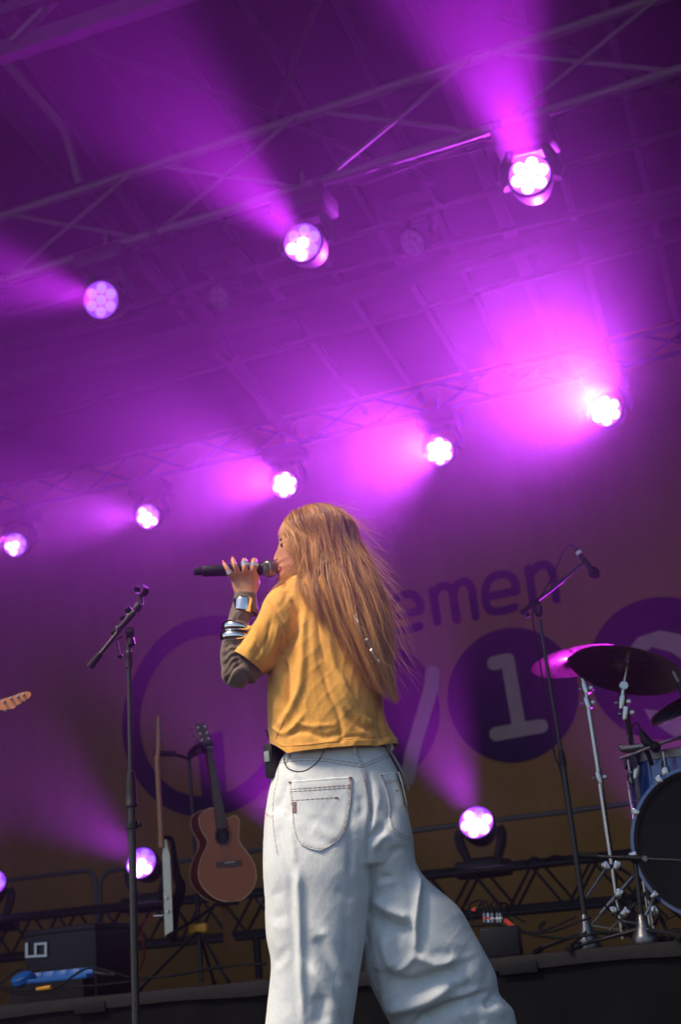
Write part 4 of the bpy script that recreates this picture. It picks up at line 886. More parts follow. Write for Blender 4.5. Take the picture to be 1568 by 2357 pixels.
ub.f += [(i*nf+nf-1, (i+1)*nf+nf-1, N1+(i+1)*nf+nf-1, N1+i*nf+nf-1) for i in range(59)]+[(i*nf, N1+i*nf, N1+(i+1)*nf, (i+1)*nf) for i in range(59)]
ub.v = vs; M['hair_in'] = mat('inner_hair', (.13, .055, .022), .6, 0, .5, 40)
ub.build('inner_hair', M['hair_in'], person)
# far-side lengths over the other shoulder so the head reads from the side too
n2 = 1500; cur = np.zeros((n2, m, 3)); rad = rng.uniform(.0007, .0013, n2); tone = .5+rng.normal(size=n2)*.12
for i in range(n2):
    u = rng.uniform(0.02, 1); g = guide(u).copy(); a = rng.uniform(0, 1); off = .17*np.exp(-((t-.15)/.30)**2)*np.sin(PI*min(u*1.0, .97))+.03
    cur[i] = g+np.array(HF)*(off*(.5+a*.5)+.02)[:, None]
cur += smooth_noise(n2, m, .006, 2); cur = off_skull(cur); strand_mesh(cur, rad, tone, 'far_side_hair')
# loose strands lifted by the wind
n3 = 260; cur = np.zeros((n3, m, 3)); rad = rng.uniform(.00025, .0005, n3); tone = .7+rng.normal(size=n3)*.1
for i in range(n3):
    u = rng.choice([rng.uniform(.75, 1), rng.uniform(0, 1), rng.uniform(0, .12)], p=[.6, .3, .1]); g = guide(u).copy(); st_ = rng.uniform(.1, .8); L_ = rng.uniform(.12, .35)
    tt = st_+t*min(L_, 1-st_); s_ = tt*(m-1); i0 = np.minimum(s_.astype(int), m-2); fr = (s_-i0)[:, None]; b_ = g[i0]*(1-fr)+g[i0+1]*fr
    d = np.array(HR)*rng.uniform(.01, .09 if u > .5 else .03)*(1 if u > .3 else -.6)+np.array([0, 0, 1])*rng.normal()*.025-np.array(HF)*rng.uniform(0, .02)
    cur[i] = b_+d*(t**1.6)[:, None]+np.array([0, 0, 1])*(.012*rng.normal()*np.sin(t*PI))[:, None]-np.array(HF)*.006
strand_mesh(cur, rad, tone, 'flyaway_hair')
# glitter threads woven into the hair
b = MB()
for i in range(150):
    f = rng.uniform(0, 1)**.8; x, y = lerp(815, 873, f)+rng.normal()*2.2*(.4+f), lerp(1415, 1525, f)+rng.normal()*3
    p = PP(x, y, -.19-.006*rng.uniform()); d = Vector(rng.normal(size=3)).normalized()*.0035; b.tube([p-d, p+d], .0006, 4)
M['tinsel'] = mat('silver_tinsel', (.7, .68, .65), .3, 1); b.build('hair_tinsel', M['tinsel'], person)

# ---- microphone in her hand
mA, mB = hp(120, 358, MIC_DY-.0), hp(1285, 315, .012)
mic = empty('handheld_microphone', mA, 'black wireless microphone held to the mouth of the singer', 'microphone')
ax = (mB-mA); Lm = ax.length; a = ax.normalized(); k = Lm/1165
MB().lathe([(0, 0), (.0105, 0), (.0118, .002), (.0118, k*118), (.0118, k*125), (0, k*125)], mA, a, 28).build('antenna_cap', M['matte'], mic, sharp=30)
MB().lathe([(.0118, k*120), (.0155, k*126), (.0164, k*134), (.0168, k*400), (.0170, k*800), (.0166, k*960), (0, k*962)], mA, a, 36).build('handle', M['matte'], mic, sharp=30)
MB().lathe([(0, k*960), (.0185, k*962), (.0195, k*970), (.0178, k*980), (.0178, k*990), (.0196, k*996), (.0196, k*1010), (.0185, k*1030), (.02, k*1045), (0, k*1050)], mA, a, 36).build('collar', M['matte'], mic, sharp=30)
M['grille'] = mat('steel_grille', (.42, .41, .40), .33, 1); gr = MB(); c = mA+a*(k*1165); R0 = .0245; q_ = Vector((0, 0, 1)).rotation_difference(a)
core = MB().ball(c, R0*.95, 24).build('foam', M['rubber'], mic)
for sg in (1, -1):                         # woven wire: two families of spirals
    for i in range(40):
        pts = []
        for j in range(22):
            th = lerp(.2, PI-.12, j/21); ph = 2*PI*i/40+sg*th*.9; pts.append(c+q_ @ Vector((R0*math.sin(th)*math.cos(ph), R0*math.sin(th)*math.sin(ph), -R0*math.cos(th))))
        gr.tube(pts, .00052, 4, caps=False)
gr.build('grille', M['grille'], mic)
MB().lathe([(R0*1.0, -.0022), (R0*1.05, -.002), (R0*1.06, 0), (R0*1.05, .002), (R0*1.0, .0022)], c, a, 40, closed=True).build('grille_band', M['grille'], mic)

# ---- radio pack clipped to the belt, with its cable
bp0 = PP(633, 1752, -.03)
pack = empty('radio_pack', bp0, 'black radio transmitter pack clipped at the left hip over the jeans', 'transmitter')
rot = Matrix.Rotation(YAW-R_(35), 3, 'Z')
MB().box(bp0, (.03, .062, .095), rot, bev=.005).build('case', M['matte'], pack)
MB().box(bp0+rot @ Vector((.0, -.034, .012)), (.018, .004, .03), rot, bev=.001).build('display', mat('grey_display', (.25, .3, .28), .2), pack)
MB().tube([PP(622, 1708, -.03), PP(613, 1682, -.03), PP(608, 1678, -.03)], .0016, 6).build('antenna', M['rubber'], pack)
wp = [PP(*t4(x, y), d) for x, y, d in ((240, 715, -.125), (242, 765, -.155), (280, 830, -.175), (370, 862, -.185), (460, 848, -.185), (550, 790, -.175), (610, 720, -.165), (643, 645, -.145))]
MB().tube(spline(wp, 40), .0018, 8).build('cable', M['rubber'], pack)
#NEXT2

# ================================================================== STAGE EQUIPMENT
c7 = conv(.3515, 0, 1194.4); c8 = conv(.39061, 0, 1745.6); c9 = conv(.33593, 1041.2, 1194.4); c10 = conv(.33593, 1041.2, 1745.6); c11 = conv(.2209, 343, 1623)
def A_(cv, x, y, Y): return at(*cv(x, y), Y)
def onr(p, h=.0): p = Vector(p); p.z = Z_R+h; return p
def TB(name, pts, r, m, par, n=10, sp=0, **k):
    pts = [Vector(p) for p in pts]; pts = [Vector(p) for p in spline(pts, sp)] if sp else pts
    return MB().tube(pts, r if not (hasattr(r, '__len__') and len(r) != len(pts)) else list(np.interp(np.linspace(0, 1, len(pts)), np.linspace(0, 1, len(r)), r)), n).build(name, m, par, **k)
def KN(name, c, r, par, ax=(1, 0, 0), h=.018, m=None):
    return MB().lathe([(0, -h/2), (r*.9, -h/2), (r, -h/2+.002), (r, h/2-.002), (r*.9, h/2), (0, h/2)], c, ax, 14).build(name, m or M['matte'], par, sharp=30)
def legs(par, foot, n, L, h, a0=0, m=None, r=.008, ends='rubber_foot'):
    for i in range(n):
        a = a0+2*PI*i/n; e = Vector((foot.x+L*math.cos(a), foot.y+L*math.sin(a), foot.z+.012)); g = TB('leg', [foot+Vector((0, 0, h)), e], r, m or M['black'], par, 8)
        TB(ends, [e+(foot+Vector((0, 0, h))-e).normalized()*.05, e+Vector((0, 0, -.006))], r*1.6, M['rubber'], g, 8)

# ---- empty boom stand at the front
DY = .35; Q = lambda cv, x, y: PP(*cv(x, y), DY)
base = Q(c8, 792, 1563); base.z = 0; v0 = Q(c7, 842, 870)
ms = empty('microphone_stand', base, 'black boom stand with an empty microphone clip at the left front', 'microphone stand')
low = Vector((base.x, base.y, .12)); mid = Q(c8, 772, 200)
TB('lower_tube', [low, mid], .0115, M['black'], ms, 16)
TB('upper_tube', [mid, v0], .0078, M['black'], ms, 14)
d_ = (v0-low).normalized()
MB().lathe([(.0085, .045), (.0125, .043), (.0145, .02), (.0165, -.02), (.0175, -.05), (.0185, -.052), (.0185, -.062), (.0120, -.064)], mid+d_*.02, d_, 20).build('clutch', M['matte'], ms, sharp=35)
cc = Q(c8, 778, 390); MB().lathe([(.0115, -.012), (.018, -.011), (.019, 0), (.018, .011), (.0115, .012)], cc, d_, 20).box(cc+HR*.018, (.02, .012, .018), bev=.003).build('collar', M['matte'], ms, sharp=35)
MB().lathe([(.0078, -.05), (.0115, -.05), (.0115, -.016), (.0125, -.014), (.0125, -.002), (.009, .003), (.0085, .03), (0, .03)], v0, d_, 18).build('top_sleeve', M['black'], ms, sharp=30)
b0, b1, b2 = Q(c7, 590, 975), Q(c7, 660, 888), Q(c7, 905, 585); bd_ = (b2-b0).normalized(); off = HF*-.012
TB('boom', [b0+off, b2+off], .0068, M['black'], ms, 12); TB('counter_grip', [b0+off, b0+off+bd_*.018, b1+off], [.0125, .0118, .0105], M['rubber'], ms, 16)
TB('boom_sleeve', [Q(c7, 775, 745)+off, Q(c7, 785, 722)+off, Q(c7, 870, 628)+off, Q(c7, 878, 620)+off], [.0105, .0098, .0100, .0108], M['matte'], ms, 16)
MB().lathe([(.0105, -.004), (.0125, -.003), (.0125, .003), (.0105, .004)], Q(c7, 780, 722)+off, bd_, 18).lathe([(.0105, -.004), (.0125, -.003), (.0125, .003), (.0105, .004)], Q(c7, 852, 642)+off, bd_, 18).build('sleeve_rim', M['black'], ms)
sw = Q(c7, 850, 745); MB().lathe([(0, -.012), (.017, -.011), (.0185, -.004), (.0185, .004), (.017, .011), (0, .012)], sw, HR*.9+HF*.3, 20).build('swivel', M['matte'], ms, sharp=35)
TB('swivel_fork', [sw+Vector((0, 0, -.01)), sw+Vector((.004, 0, -.035)), v0+Vector((0, 0, .02))], [.011, .013, .011], M['matte'], ms, 12)
for (x, y) in ((838, 592), (805, 645), (748, 742)): p = Q(c7, x, y); KN('knob', p, .0105, ms, (HR*-.5+HF*-.4+Vector((0, 0, .6))), .016); TB('knob_screw', [p, p+(sw-p).normalized()*.022], .003, M['dsteel'], ms, 6)
g = TB('lever', [Q(c7, 800, 768), Q(c7, 765, 790), Q(c7, 785, 890)], .0030, M['black'], ms, 8); MB().ball(Q(c7, 785, 895), .0085, 14).build('lever_ball', M['matte'], g)
nk = Q(c7, 905, 582); MB().lathe([(0, -.014), (.0125, -.013), (.0135, -.006), (.0135, .008), (.010, .014), (0, .016)], nk+off, bd_, 20).build('clip_thread', M['matte'], ms, sharp=30)
cl = MB(); c_ = Q(c7, 922, 465); clx = (HR*.85+HF*-.4).normalized(); cly = Vector((0, 0, 1)); cly = (cly-clx*cly.dot(clx)).normalized(); clz = clx.cross(cly)
outer = []
for i in range(33):
    a = lerp(R_(-233), R_(53), i/32); outer.append((a, .0195+.0015*math.cos(a)))
vs = []; fs = []
for a, r in outer:
    for (rr, z) in ((r, -.015), (r, .015), (r-.0035, .015), (r-.0035, -.015)): vs.append(c_+clx*(rr*math.cos(a))+cly*(rr*math.sin(a))+clz*z)
fs = [(i*4+k, (i+1)*4+k, (i+1)*4+(k+1) % 4, i*4+(k+1) % 4) for i in range(32) for k in range(4)]+[(0, 1, 2, 3), (128, 131, 130, 129)]
cl.add(vs, fs).build('microphone_clip', M['matte'], ms, sharp=35)
TB('clip_neck', [c_-cly*.019, nk+bd_*.012], [.007, .009], M['matte'], ms, 12)
MB().lathe([(0, .02), (.018, .02), (.022, .05), (.022, .12), (.013, .135), (0, .135)], Vector((base.x, base.y, 0)), (0, 0, 1), 20).build('hub', M['matte'], ms); legs(ms, Vector((base.x, base.y, 0)), 3, .30, .08, .4)

# ---- drum overhead stand with microphone
f0 = onr(A_(c10, 895, 1050, 6.05)); f0.y = 6.05; YS = 6.05
os_ = empty('microphone_stand', f0, 'tall black boom stand holding a microphone over the drum kit', 'microphone stand')
T0, T1 = A_(c10, 893, 960, YS), A_(c9, 600, 690, YS); Tm = A_(c10, 755, 0, YS)
TB('lower_tube', [onr(T0, .09), Tm], .0125, M['black'], os_, 12); TB('upper_tube', [Tm, T1], .0085, M['black'], os_, 12)
TB('clutch', [lerp(Tm, T1, -.05), Tm, lerp(Tm, T1, .06)], [.016, .0165, .012], M['matte'], os_, 14)
MB().lathe([(.052, 0), (.055, .01), (.05, .03), (.028, .075), (.018, .13), (.012, .14)], onr(T0), (0, 0, 1), 20).build('base_bell', M['dsteel'], os_)
legs(os_, onr(T0), 3, .33, .07, 2.6)
B0, B1 = A_(c9, 475, 645, YS), A_(c9, 902, 300, YS-.05)
TB('boom', [B0, B1], .0068, M['black'], os_, 10); TB('counter_grip', [B0, lerp(B0, B1, .28)], [.012, .013], M['rubber'], os_, 12); TB('boom_sleeve', [lerp(B0, B1, .4), lerp(B0, B1, .69)], .0098, M['black'], os_, 12)
MB().ball(T1+Vector((0, 0, .05)), .02, 16, (1, 1, 2)).build('swivel', M['matte'], os_); KN('knob', A_(c9, 515, 655, YS-.03), .012, os_, (1, 0, .3), .02)
omic = empty('overhead_microphone', B1, 'pencil microphone with a round foam windscreen on the tall drum stand', 'microphone')
m0, m1 = A_(c9, 850, 205, YS-.06), A_(c9, 955, 345, YS-.06)
TB('body', [m0, m1], [.011, .013], M['matte'], omic, 14); TB('label_band', [lerp(m0, m1, .12), lerp(m0, m1, .26)], .0135, M['white'], omic, 14); TB('windscreen', [lerp(m0, m1, .93), A_(c9, 962, 355, YS-.06), A_(c9, 985, 388, YS-.06), A_(c9, 1000, 408, YS-.06)], [.014, .022, .027, .018, .006], M['rubber'], omic, 16, sp=10)
tag(TB('microphone_cable', [m0, A_(c9, 812, 178, YS-.06), A_(c9, 765, 220, YS-.05), A_(c9, 700, 370, YS-.04), A_(c9, 620, 510, YS-.03), A_(c9, 560, 600, YS-.03), A_(c9, 555, 700, YS), A_(c9, 600, 960, YS), A_(c9, 650, 1300, YS), A_(c9, 700, 1600, YS), A_(c9, 745, 1732, YS), A_(c10, 800, 420, YS)], .0035, M['rubber'], None, 6, sp=60), 'black cable looping from the overhead microphone down its stand', 'cable')

# ---- drum kit
u1 = (HR*math.cos(R_(19))-Vector((0, 0, 1))*math.sin(R_(19))); n0 = (Vector((0, 0, 1))*math.cos(R_(19))+HR*math.sin(R_(19)))
M['bronze'] = mat('cymbal_bronze', (.30, .20, .10), .30, 1, .2, 40)
def cymbal(name, c, nrm, R, label, parent=None):
    prof = [(R, 0), (R*.99, .0015), (R*.6, .016), (R*.24, .024), (R*.20, .030), (R*.12, .042), (.006, .046), (.006, .044), (R*.12, .040), (R*.20, .0285), (R*.24, .0225), (R*.6, .0145), (R*.99, -.0003)]
    b = MB(); b.lathe(prof, c, nrm, 72, closed=True); o = b.build(name, M['bronze'], parent, sharp=60)
    return tag(o, label, 'cymbal') if parent is None else o
YD = 6.15
ccen = A_(c9, 1195, 1040, YD); nn = (n0*math.cos(R_(11))+HF*math.sin(R_(11))).normalized(); cymbal('cymbal', ccen, nn, .25, 'large tilted crash cymbal seen from below, cut by the right picture edge')
def stand_tube(label, joints, r, cy, footY, lg=3):
    ft = onr(joints[-1]); t = empty('cymbal_stand', ft, label, 'cymbal stand')
    for i in range(len(joints)-1): TB('tube', [joints[i], joints[i+1] if i < len(joints)-2 else onr(joints[i+1], .2)], r[i], M['chrome'], t, 12)
    for j in joints[1:-1]:
        MB().lathe([(.008, -.03), (.017, -.028), (.019, 0), (.017, .028), (.008, .03)], j, (joints[0]-joints[1]).normalized(), 16).box(j+HR*.02, (.035, .014, .02), bev=.003).build('clamp', M['chrome'], t, sharp=35); KN('wing_nut', j-HR*.028, .008, t, HR, .016, M['chrome'])
    TB('felt_rod', [joints[0], cy], .0045, M['chrome'], t, 8); KN('tilter', joints[0], .02, t, HF, .022, M['chrome']); TB('tube', [onr(joints[-1], .2), onr(joints[-1], .03)], .011, M['chrome'], t, 10)
    for i in range(lg):
        a = .9+2*PI*i/lg; e = onr(joints[-1])+Vector((.27*math.cos(a), .22*math.sin(a), .012)); k = onr(joints[-1], .22); g = MB(); g.bar(k, e, .018, .004); g.bar(onr(joints[-1], .07), lerp(k, e, .55), .014, .004); g.build('leg', M['dsteel'], t)
        MB().ball(e, .014, 10, (1.4, 1.4, 1)).build('rubber_foot', M['rubber'], bpy.data.objects[t.children[-1].name] if t.children else t)
    return t
stand_tube('chrome stand carrying the large tilted crash cymbal', [A_(c9, 1176, 1140, YD), A_(c9, 1168, 1255, YD), A_(c9, 1192, 1330, YD), A_(c9, 1265, 1732, YD+.1), A_(c10, 1290, 560, YD+.2)], [.010, .0095, .0125, .0135], ccen+nn*.03, 6.2)
Y2 = 6.9; c2n = (Vector((0, 0, 1))*.975+HR*-.05+HF*.13).normalized(); c2c = A_(c9, 862, 975, Y2)
cymbal('cymbal', c2c, c2n, .235, 'thin cymbal glowing pink behind the large crash cymbal'); 
stand_tube('chrome stand of the pink lit cymbal, standing left of the bass drum', [A_(c9, 880, 1040, Y2), A_(c9, 915, 1160, Y2), A_(c9, 930, 1260, Y2), A_(c10, 1010, 130, Y2), A_(c10, 1150, 1080, Y2)], [.009, .010, .0125, .0140], c2c+c2n*.04, Y2)
KN('cymbal_nut', c2c+c2n*.06, .014, None, c2n, .03, M['chrome']); tag(bpy.data.objects['cymbal_nut'], 'small chrome wing nut on top of the pink lit cymbal', 'nut')
# hi hat pair
hn = (Vector((0, 0, 1))*.96-HR*.30+HF*.12).normalized(); hc = A_(c9, 1640, 1275, 5.95)
ht = empty('hi_hat', hc, 'dark pair of hi hat cymbals at the right picture edge', 'cymbal'); cymbal('top_cymbal', hc+hn*.012, hn, .18, None, ht); cymbal('bottom_cymbal', hc, -hn, .18, None, ht); TB('rod', [hc+hn*.16, hc-hn*.06, onr(hc-hn*.3, .02)], .006, M['dsteel'], ht, 8); MB().lathe([(0, .05), (.016, .05), (.018, .07), (.012, .09), (.012, .11), (0, .11)], hc, hn, 14).build('clutch', M['matte'], ht)
# bass drum
M['blue'] = mat('blue_lacquer', (.002, .05, .25), .22, .2, .15, 6, coat=.8)
M['head_b'] = mat('black_drum_head', (.008, .008, .010), .5, 0, .5, 3, spec=.15)
M['head_w'] = mat('white_drum_head', (.7, .7, .68), .5, 0, .1, 12)
bc = A_(c10, 1724, 565, 6.0); RB = (A_(c10, 1724, 46, 6.0)-bc).length; bax = (Vector((0, -1, 0))*.97+HR*-.20).normalized()
bass = empty('bass_drum', onr(bc), 'blue bass drum with black front head and chrome claws at the right edge', 'bass drum')
MB().lathe([(RB*.955, -.02), (RB*.965, -.03), (RB*.965, -.36), (RB*.93, -.36), (RB*.93, -.02)], bc, bax, 80, closed=True).build('shell', M['blue'], bass, sharp=35)
MB().lathe([(RB*.95, .012), (RB*.955, .020), (RB*1.0, .020), (RB*1.005, .012), (RB*1.0, -.022), (RB*.965, -.022)], bc, bax, 96).build('hoop', M['blue'], bass, sharp=35)
MB().lathe([(0, .004), (RB*.8, .006), (RB*.92, .010), (RB*.955, .016)], bc, bax, 80).build('front_head', M['head_b'], bass)
MB().lathe([(RB*.90, .012), (RB*.955, .018), (RB*.95, .022), (RB*.90, .016)], bc, bax, 80, closed=True).build('head_ring', M['rubber'], bass)
q_ = Vector((0, 0, 1)).rotation_difference(bax)
ex = (HR-bax*HR.dot(bax)).normalized(); ey = bax.cross(ex)*-1
if ey.z < 0: ey = -ey
for ang in (78, 117, 150, 184, 219, 254, 290, 330, 15, 48):
    a = R_(ang); rd = ex*math.cos(a)+ey*math.sin(a); p = bc+rd*(RB*1.02); rm = Matrix((rd.cross(bax), rd, bax)).transposed()
    MB().box(p+bax*.0, (.026, .016, .052), rm, bev=.005).box(p-rd*.012+bax*.022, (.024, .030, .008), rm, bev=.003).build('claw', M['chrome'], bass, sharp=35); TB('tension_rod', [p, p-bax*.13], .0035, M['chrome'], bass, 6)
for sx in (-1, 1):
    p = bc+ex*(RB*.85*sx)-ey*(RB*.5)-bax*.12; e = onr(p+ex*.12*sx+bax*.1); TB('spur', [p, e+Vector((0, 0, .01))], .008, M['chrome'], bass, 8)
# floor tom behind it
ftc = A_(c10, 1600, 0, 6.45); RT = .26
ft = empty('floor_tom', onr(ftc), 'blue floor tom with a chrome rim, half hidden behind the bass drum', 'drum')
tx = Vector((.04, .02, 1)).normalized()
MB().lathe([(RT, -.01), (RT, -.30), (RT*.97, -.30), (RT*.97, -.01)], ftc, tx, 64, closed=True).build('shell', M['blue'], ft, sharp=35)
MB().lathe([(RT*1.0, -.022), (RT*1.045, -.022), (RT*1.05, .012), (RT*1.02, .016), (RT*1.0, .004)], ftc, tx, 64, closed=True).build('rim', M['dsteel'], ft, sharp=35); MB().lathe([(0, .003), (RT*1.01, .003)], ftc, tx, 48).build('batter_head', M['head_w'], ft)
for k in range(8):
    a = k*PI/4+2.95; rd = Vector((math.cos(a), math.sin(a), 0)); p = ftc+rd*(RT+.012)
    MB().box(p-Vector((0, 0, .075)), (.03, .03, .05), Matrix.Rotation(a, 3, 'Z'), bev=.008).tube([p-Vector((0, 0, .06)), p+Vector((0, 0, .012))], .0045, 8).build('lug', M['chrome'], ft, sharp=40)
for k in range(3): a = k*2*PI/3+2.9; p = ftc+Vector((math.cos(a), math.sin(a), 0))*(RT+.03); TB('leg', [p+Vector((0, 0, -.08)), Vector((p.x, p.y, Z_R+.01))], .007, M['chrome'], ft, 8)
# clamp arm with tom microphone
tmc = A_(c9, 1305, 1470, 6.1)
tm = empty('drum_microphone', tmc, 'black microphone clipped above the floor tom, its cable arched', 'microphone')
TB('body', [A_(c9, 1290, 1440, 6.1), A_(c9, 1310, 1480, 6.1), A_(c9, 1330, 1520, 6.1), A_(c9, 1385, 1560, 6.1)], [.006, .012, .019, .022, .016], M['matte'], tm, 14, sp=12)
TB('cable', [A_(c9, 1290, 1440, 6.1), A_(c9, 1270, 1398, 6.1), A_(c9, 1240, 1410, 6.1), A_(c9, 1225, 1470, 6.1), A_(c9, 1228, 1560, 6.12)], .0035, M['rubber'], tm, 6, sp=24)
TB('rim_clip', [A_(c9, 1330, 1580, 6.1), A_(c9, 1350, 1620, 6.12), A_(c9, 1370, 1680, 6.15)], .011, M['matte'], tm, 8)
ca = empty('multi_clamp', A_(c9, 1260, 1565, 6.12), 'steel multi clamp and rod fixed across the crash cymbal stand', 'clamp')
TB('clamp_body', [A_(c9, 1160, 1575, 6.12), A_(c9, 1200, 1575, 6.12), A_(c9, 1390, 1550, 6.12)], [.012, .017, .016], M['dsteel'], ca, 8); KN('wing_nut', A_(c9, 1155, 1560, 6.12), .014, ca, HR, .014, M['chrome']); KN('wing_nut', A_(c9, 1370, 1525, 6.12), .012, ca, (0, 0, 1), .02, M['chrome'])
TB('rod', [A_(c9, 1150, 1640, 6.1), A_(c9, 1250, 1608, 6.1), A_(c9, 1400, 1548, 6.08), A_(c9, 1600, 1480, 6.05)], .0065, M['dsteel'], ca, 8); MB().ball(A_(c9, 1395, 1560, 6.08), .024, 14).build('ball_joint', M['matte'], ca)
# low boom stand in front of the bass drum
lb = onr(A_(c10, 1293, 1050, 5.92)); lb.y = 5.92
ls = empty('microphone_stand', lb, 'short black stand with a level boom across the bass drum', 'microphone stand')
MB().lathe([(.05, 0), (.054, .012), (.048, .03), (.026, .07), (.017, .11), (.012, .115)], lb, (0, 0, 1), 20).build('base_bell', M['dsteel'], ls); legs(ls, lb, 3, .30, .06, 3.3)
tp = A_(c10, 1255, 690, 5.92); TB('tube', [lb+Vector((0, 0, .1)), tp], .010, M['black'], ls, 10); KN('swivel', tp, .018, ls, HF, .03)
TB('boom', [A_(c10, 875, 662, 5.9), A_(c10, 1700, 705, 5.86)], .0065, M['black'], ls, 10); TB('counter_grip', [A_(c10, 872, 660, 5.9), A_(c10, 1005, 668, 5.9)], .0125, M['rubber'], ls, 14); TB('boom_sleeve', [A_(c10, 1160, 676, 5.89), A_(c10, 1340, 685, 5.88)], .0115, M['matte'], ls, 12); KN('knob', A_(c10, 1320, 685, 5.87), .012, ls, -HF, .02, M['dsteel'])
# bass drum pedal and spare hardware left of the drum
hw = empty('pedal_hardware', onr(A_(c10, 1130, 1040, 6.25)), 'tangle of steel pedal and stand hardware left of the bass drum', 'drum hardware')
for (a, b, r) in (((920, 950), (1060, 740), .007), ((1015, 1065), (1240, 810), .010), ((1100, 1050), (1190, 1060), .010), ((1180, 1065), (1250, 960), .007), ((1180, 925), (1270, 985), .008), ((1060, 740), (1150, 730), .010), ((1130, 735), (1225, 800), .008), ((1310, 920), (1480, 1090), .006), ((1390, 960), (1395, 1060), .009)):
    TB('strut', [A_(c10, *a, 6.2), A_(c10, *b, 6.25)], r, M['dsteel'], hw, 8)
for (x, y) in ((1060, 738), (1150, 925), (1135, 735), (1110, 1045), (1395, 1040), (1190, 1055)): MB().box(A_(c10, x, y, 6.19), (.04, .03, .03), Matrix.Rotation(x*.01, 3, 'Y'), bev=.005).build('joint', M['chrome'], hw)

# ---- stage box with plugs
sb = A_(c10, 335, 1215, 5.95)
bx_ = empty('stage_box', onr(sb), 'black cable stage box with red taped plugs beside the jeans on the riser', 'stage box')
rot = Matrix.Rotation(YAW*.5, 3, 'Z'); pc = onr(sb, .062); MB().box(pc, (.16, .14, .12), rot, bev=.008).build('case', M['matte'], bx_)
for i, x in enumerate((225, 252, 280, 315, 335)):
    p0 = A_(c10, x, 1125, 5.95); p1 = A_(c10, x-4, 1060, 5.96); g = TB('plug', [p0, p1], .0085, M['dsteel'] if i != 1 else M['chrome'], bx_, 10); TB('plug_ring', [lerp(p0, p1, .35), lerp(p0, p1, .55)], .0095, M['red'] if i < 2 else M['white'], g, 10)
    tag(TB('loose_cable', [p1, A_(c10, x-12, 1000, 6.0), A_(c10, x-40+20*i, 970+6*i, 6.1), A_(c10, x-110+40*i, 1010+10*i, 6.15), A_(c10, x-80+60*i, 1120, 6.1)], .0042, M['rubber'], None, 6, sp=24), ['leftmost black cable arching from the red ringed stage box plug', 'second black cable arching from the other red ringed stage box plug', 'middle black cable arching from a white ringed stage box plug', 'fourth black cable arching from a white ringed stage box plug', 'rightmost black cable arching out of the stage box'][i], 'cable', 'cables looping from the stage box')
for i, pts in enumerate(([(125, 1040), (150, 1015), (162, 1020), (158, 1045)], [(350, 1110), (372, 1092), (428, 1140), (408, 1165)])):
    ctr_ = np.mean(pts, 0); MB().prism(pts, lambda u, v, d: A_(c10, u, v, 5.9+d), 0, .004).build('red_tape', M['red'], bx_, smooth=False)
# ---- cables on the riser
def cable(pts, cv, Y, r, label, m=None, g='cables lying on the riser edge'):
    P = [A_(cv, x, y, Y+.03*(i % 3)) for i, (x, y) in enumerate(pts)]
    for p in P: p.z = max(p.z, Z_R+r)
    return tag(TB('cable', P, r, m or M['rubber'], None, 7, sp=60), label, 'cable', g)
cable([(120, 1150), (300, 1140), (450, 1170), (560, 1190), (700, 1180), (860, 1120), (950, 1090)], c10, 5.9, .005, 'thick cable running from the stage box to the overhead stand foot')
cable([(450, 1180), (600, 1215), (760, 1230), (900, 1215), (1050, 1190), (1250, 1200), (1568, 1180)], c10, 5.86, .0055, 'long black cable along the riser edge below the drum kit')
cable([(920, 970), (1000, 960), (1100, 1060), (1200, 1150), (1300, 1195), (1568, 1165)], c10, 6.0, .0045, 'cable sagging between the stand foot and the bass drum')
cable([(590, 1200), (600, 1140), (640, 1120), (600, 1180), (700, 1150), (850, 1080)], c10, 5.95, .0045, 'curled cable end beside the stage box')
cable([(500, 720), (560, 680), (620, 700), (700, 670), (760, 680), (800, 700)], c10, 9.7, .012, 'cable coil resting on top of the floor truss')
cable([(560, 1235), (700, 1275), (900, 1290), (1100, 1260), (1300, 1225), (1568, 1205)], c8, 6.0, .005, 'black cable running left to right below the guitars')
cable([(600, 1245), (800, 1290), (1000, 1282), (1250, 1240), (1420, 1215), (1568, 1212)], c8, 6.05, .0045, 'second black cable beside the one below the guitars')
cable([(0, 1330), (80, 1260), (130, 1240), (200, 1250)], c8, 5.95, .005, 'cable curving up to the blue power sockets at the far left')
cable([(0, 1360), (120, 1385), (250, 1375), (360, 1335), (430, 1280), (520, 1235), (640, 1250), (760, 1290)], c8, 5.92, .005, 'cable looping in front of the power distributor')
cable([(0, 1340), (100, 1365), (300, 1350), (500, 1340), (700, 1320), (860, 1300)], c8, 5.9, .0045, 'lower cable lying along the left riser edge')
cable([(890, 930), (850, 960), (832, 1030), (845, 1100), (848, 1180), (815, 1255)], c8, 7.2, .0045, 'thin red cable hanging from the white electric guitar', M['redcab'], None)
cp = A_(c8, 255, 1352, 5.9); tag(TB('cable_plug', [A_(c8, 215, 1358, 5.9), A_(c8, 300, 1346, 5.9)], [.008, .011], M['yellow'], None, 10), 'orange and steel cable plug lying in front of the power distributor', 'plug')
tag(TB('cable_coupler', [A_(c8, 560, 1262, 5.95), A_(c8, 600, 1268, 5.95), A_(c8, 680, 1274, 5.95)], [.011, .012, .009], M['matte'], None, 10), 'black cable coupler with a blue ring right of the power distributor', 'plug')

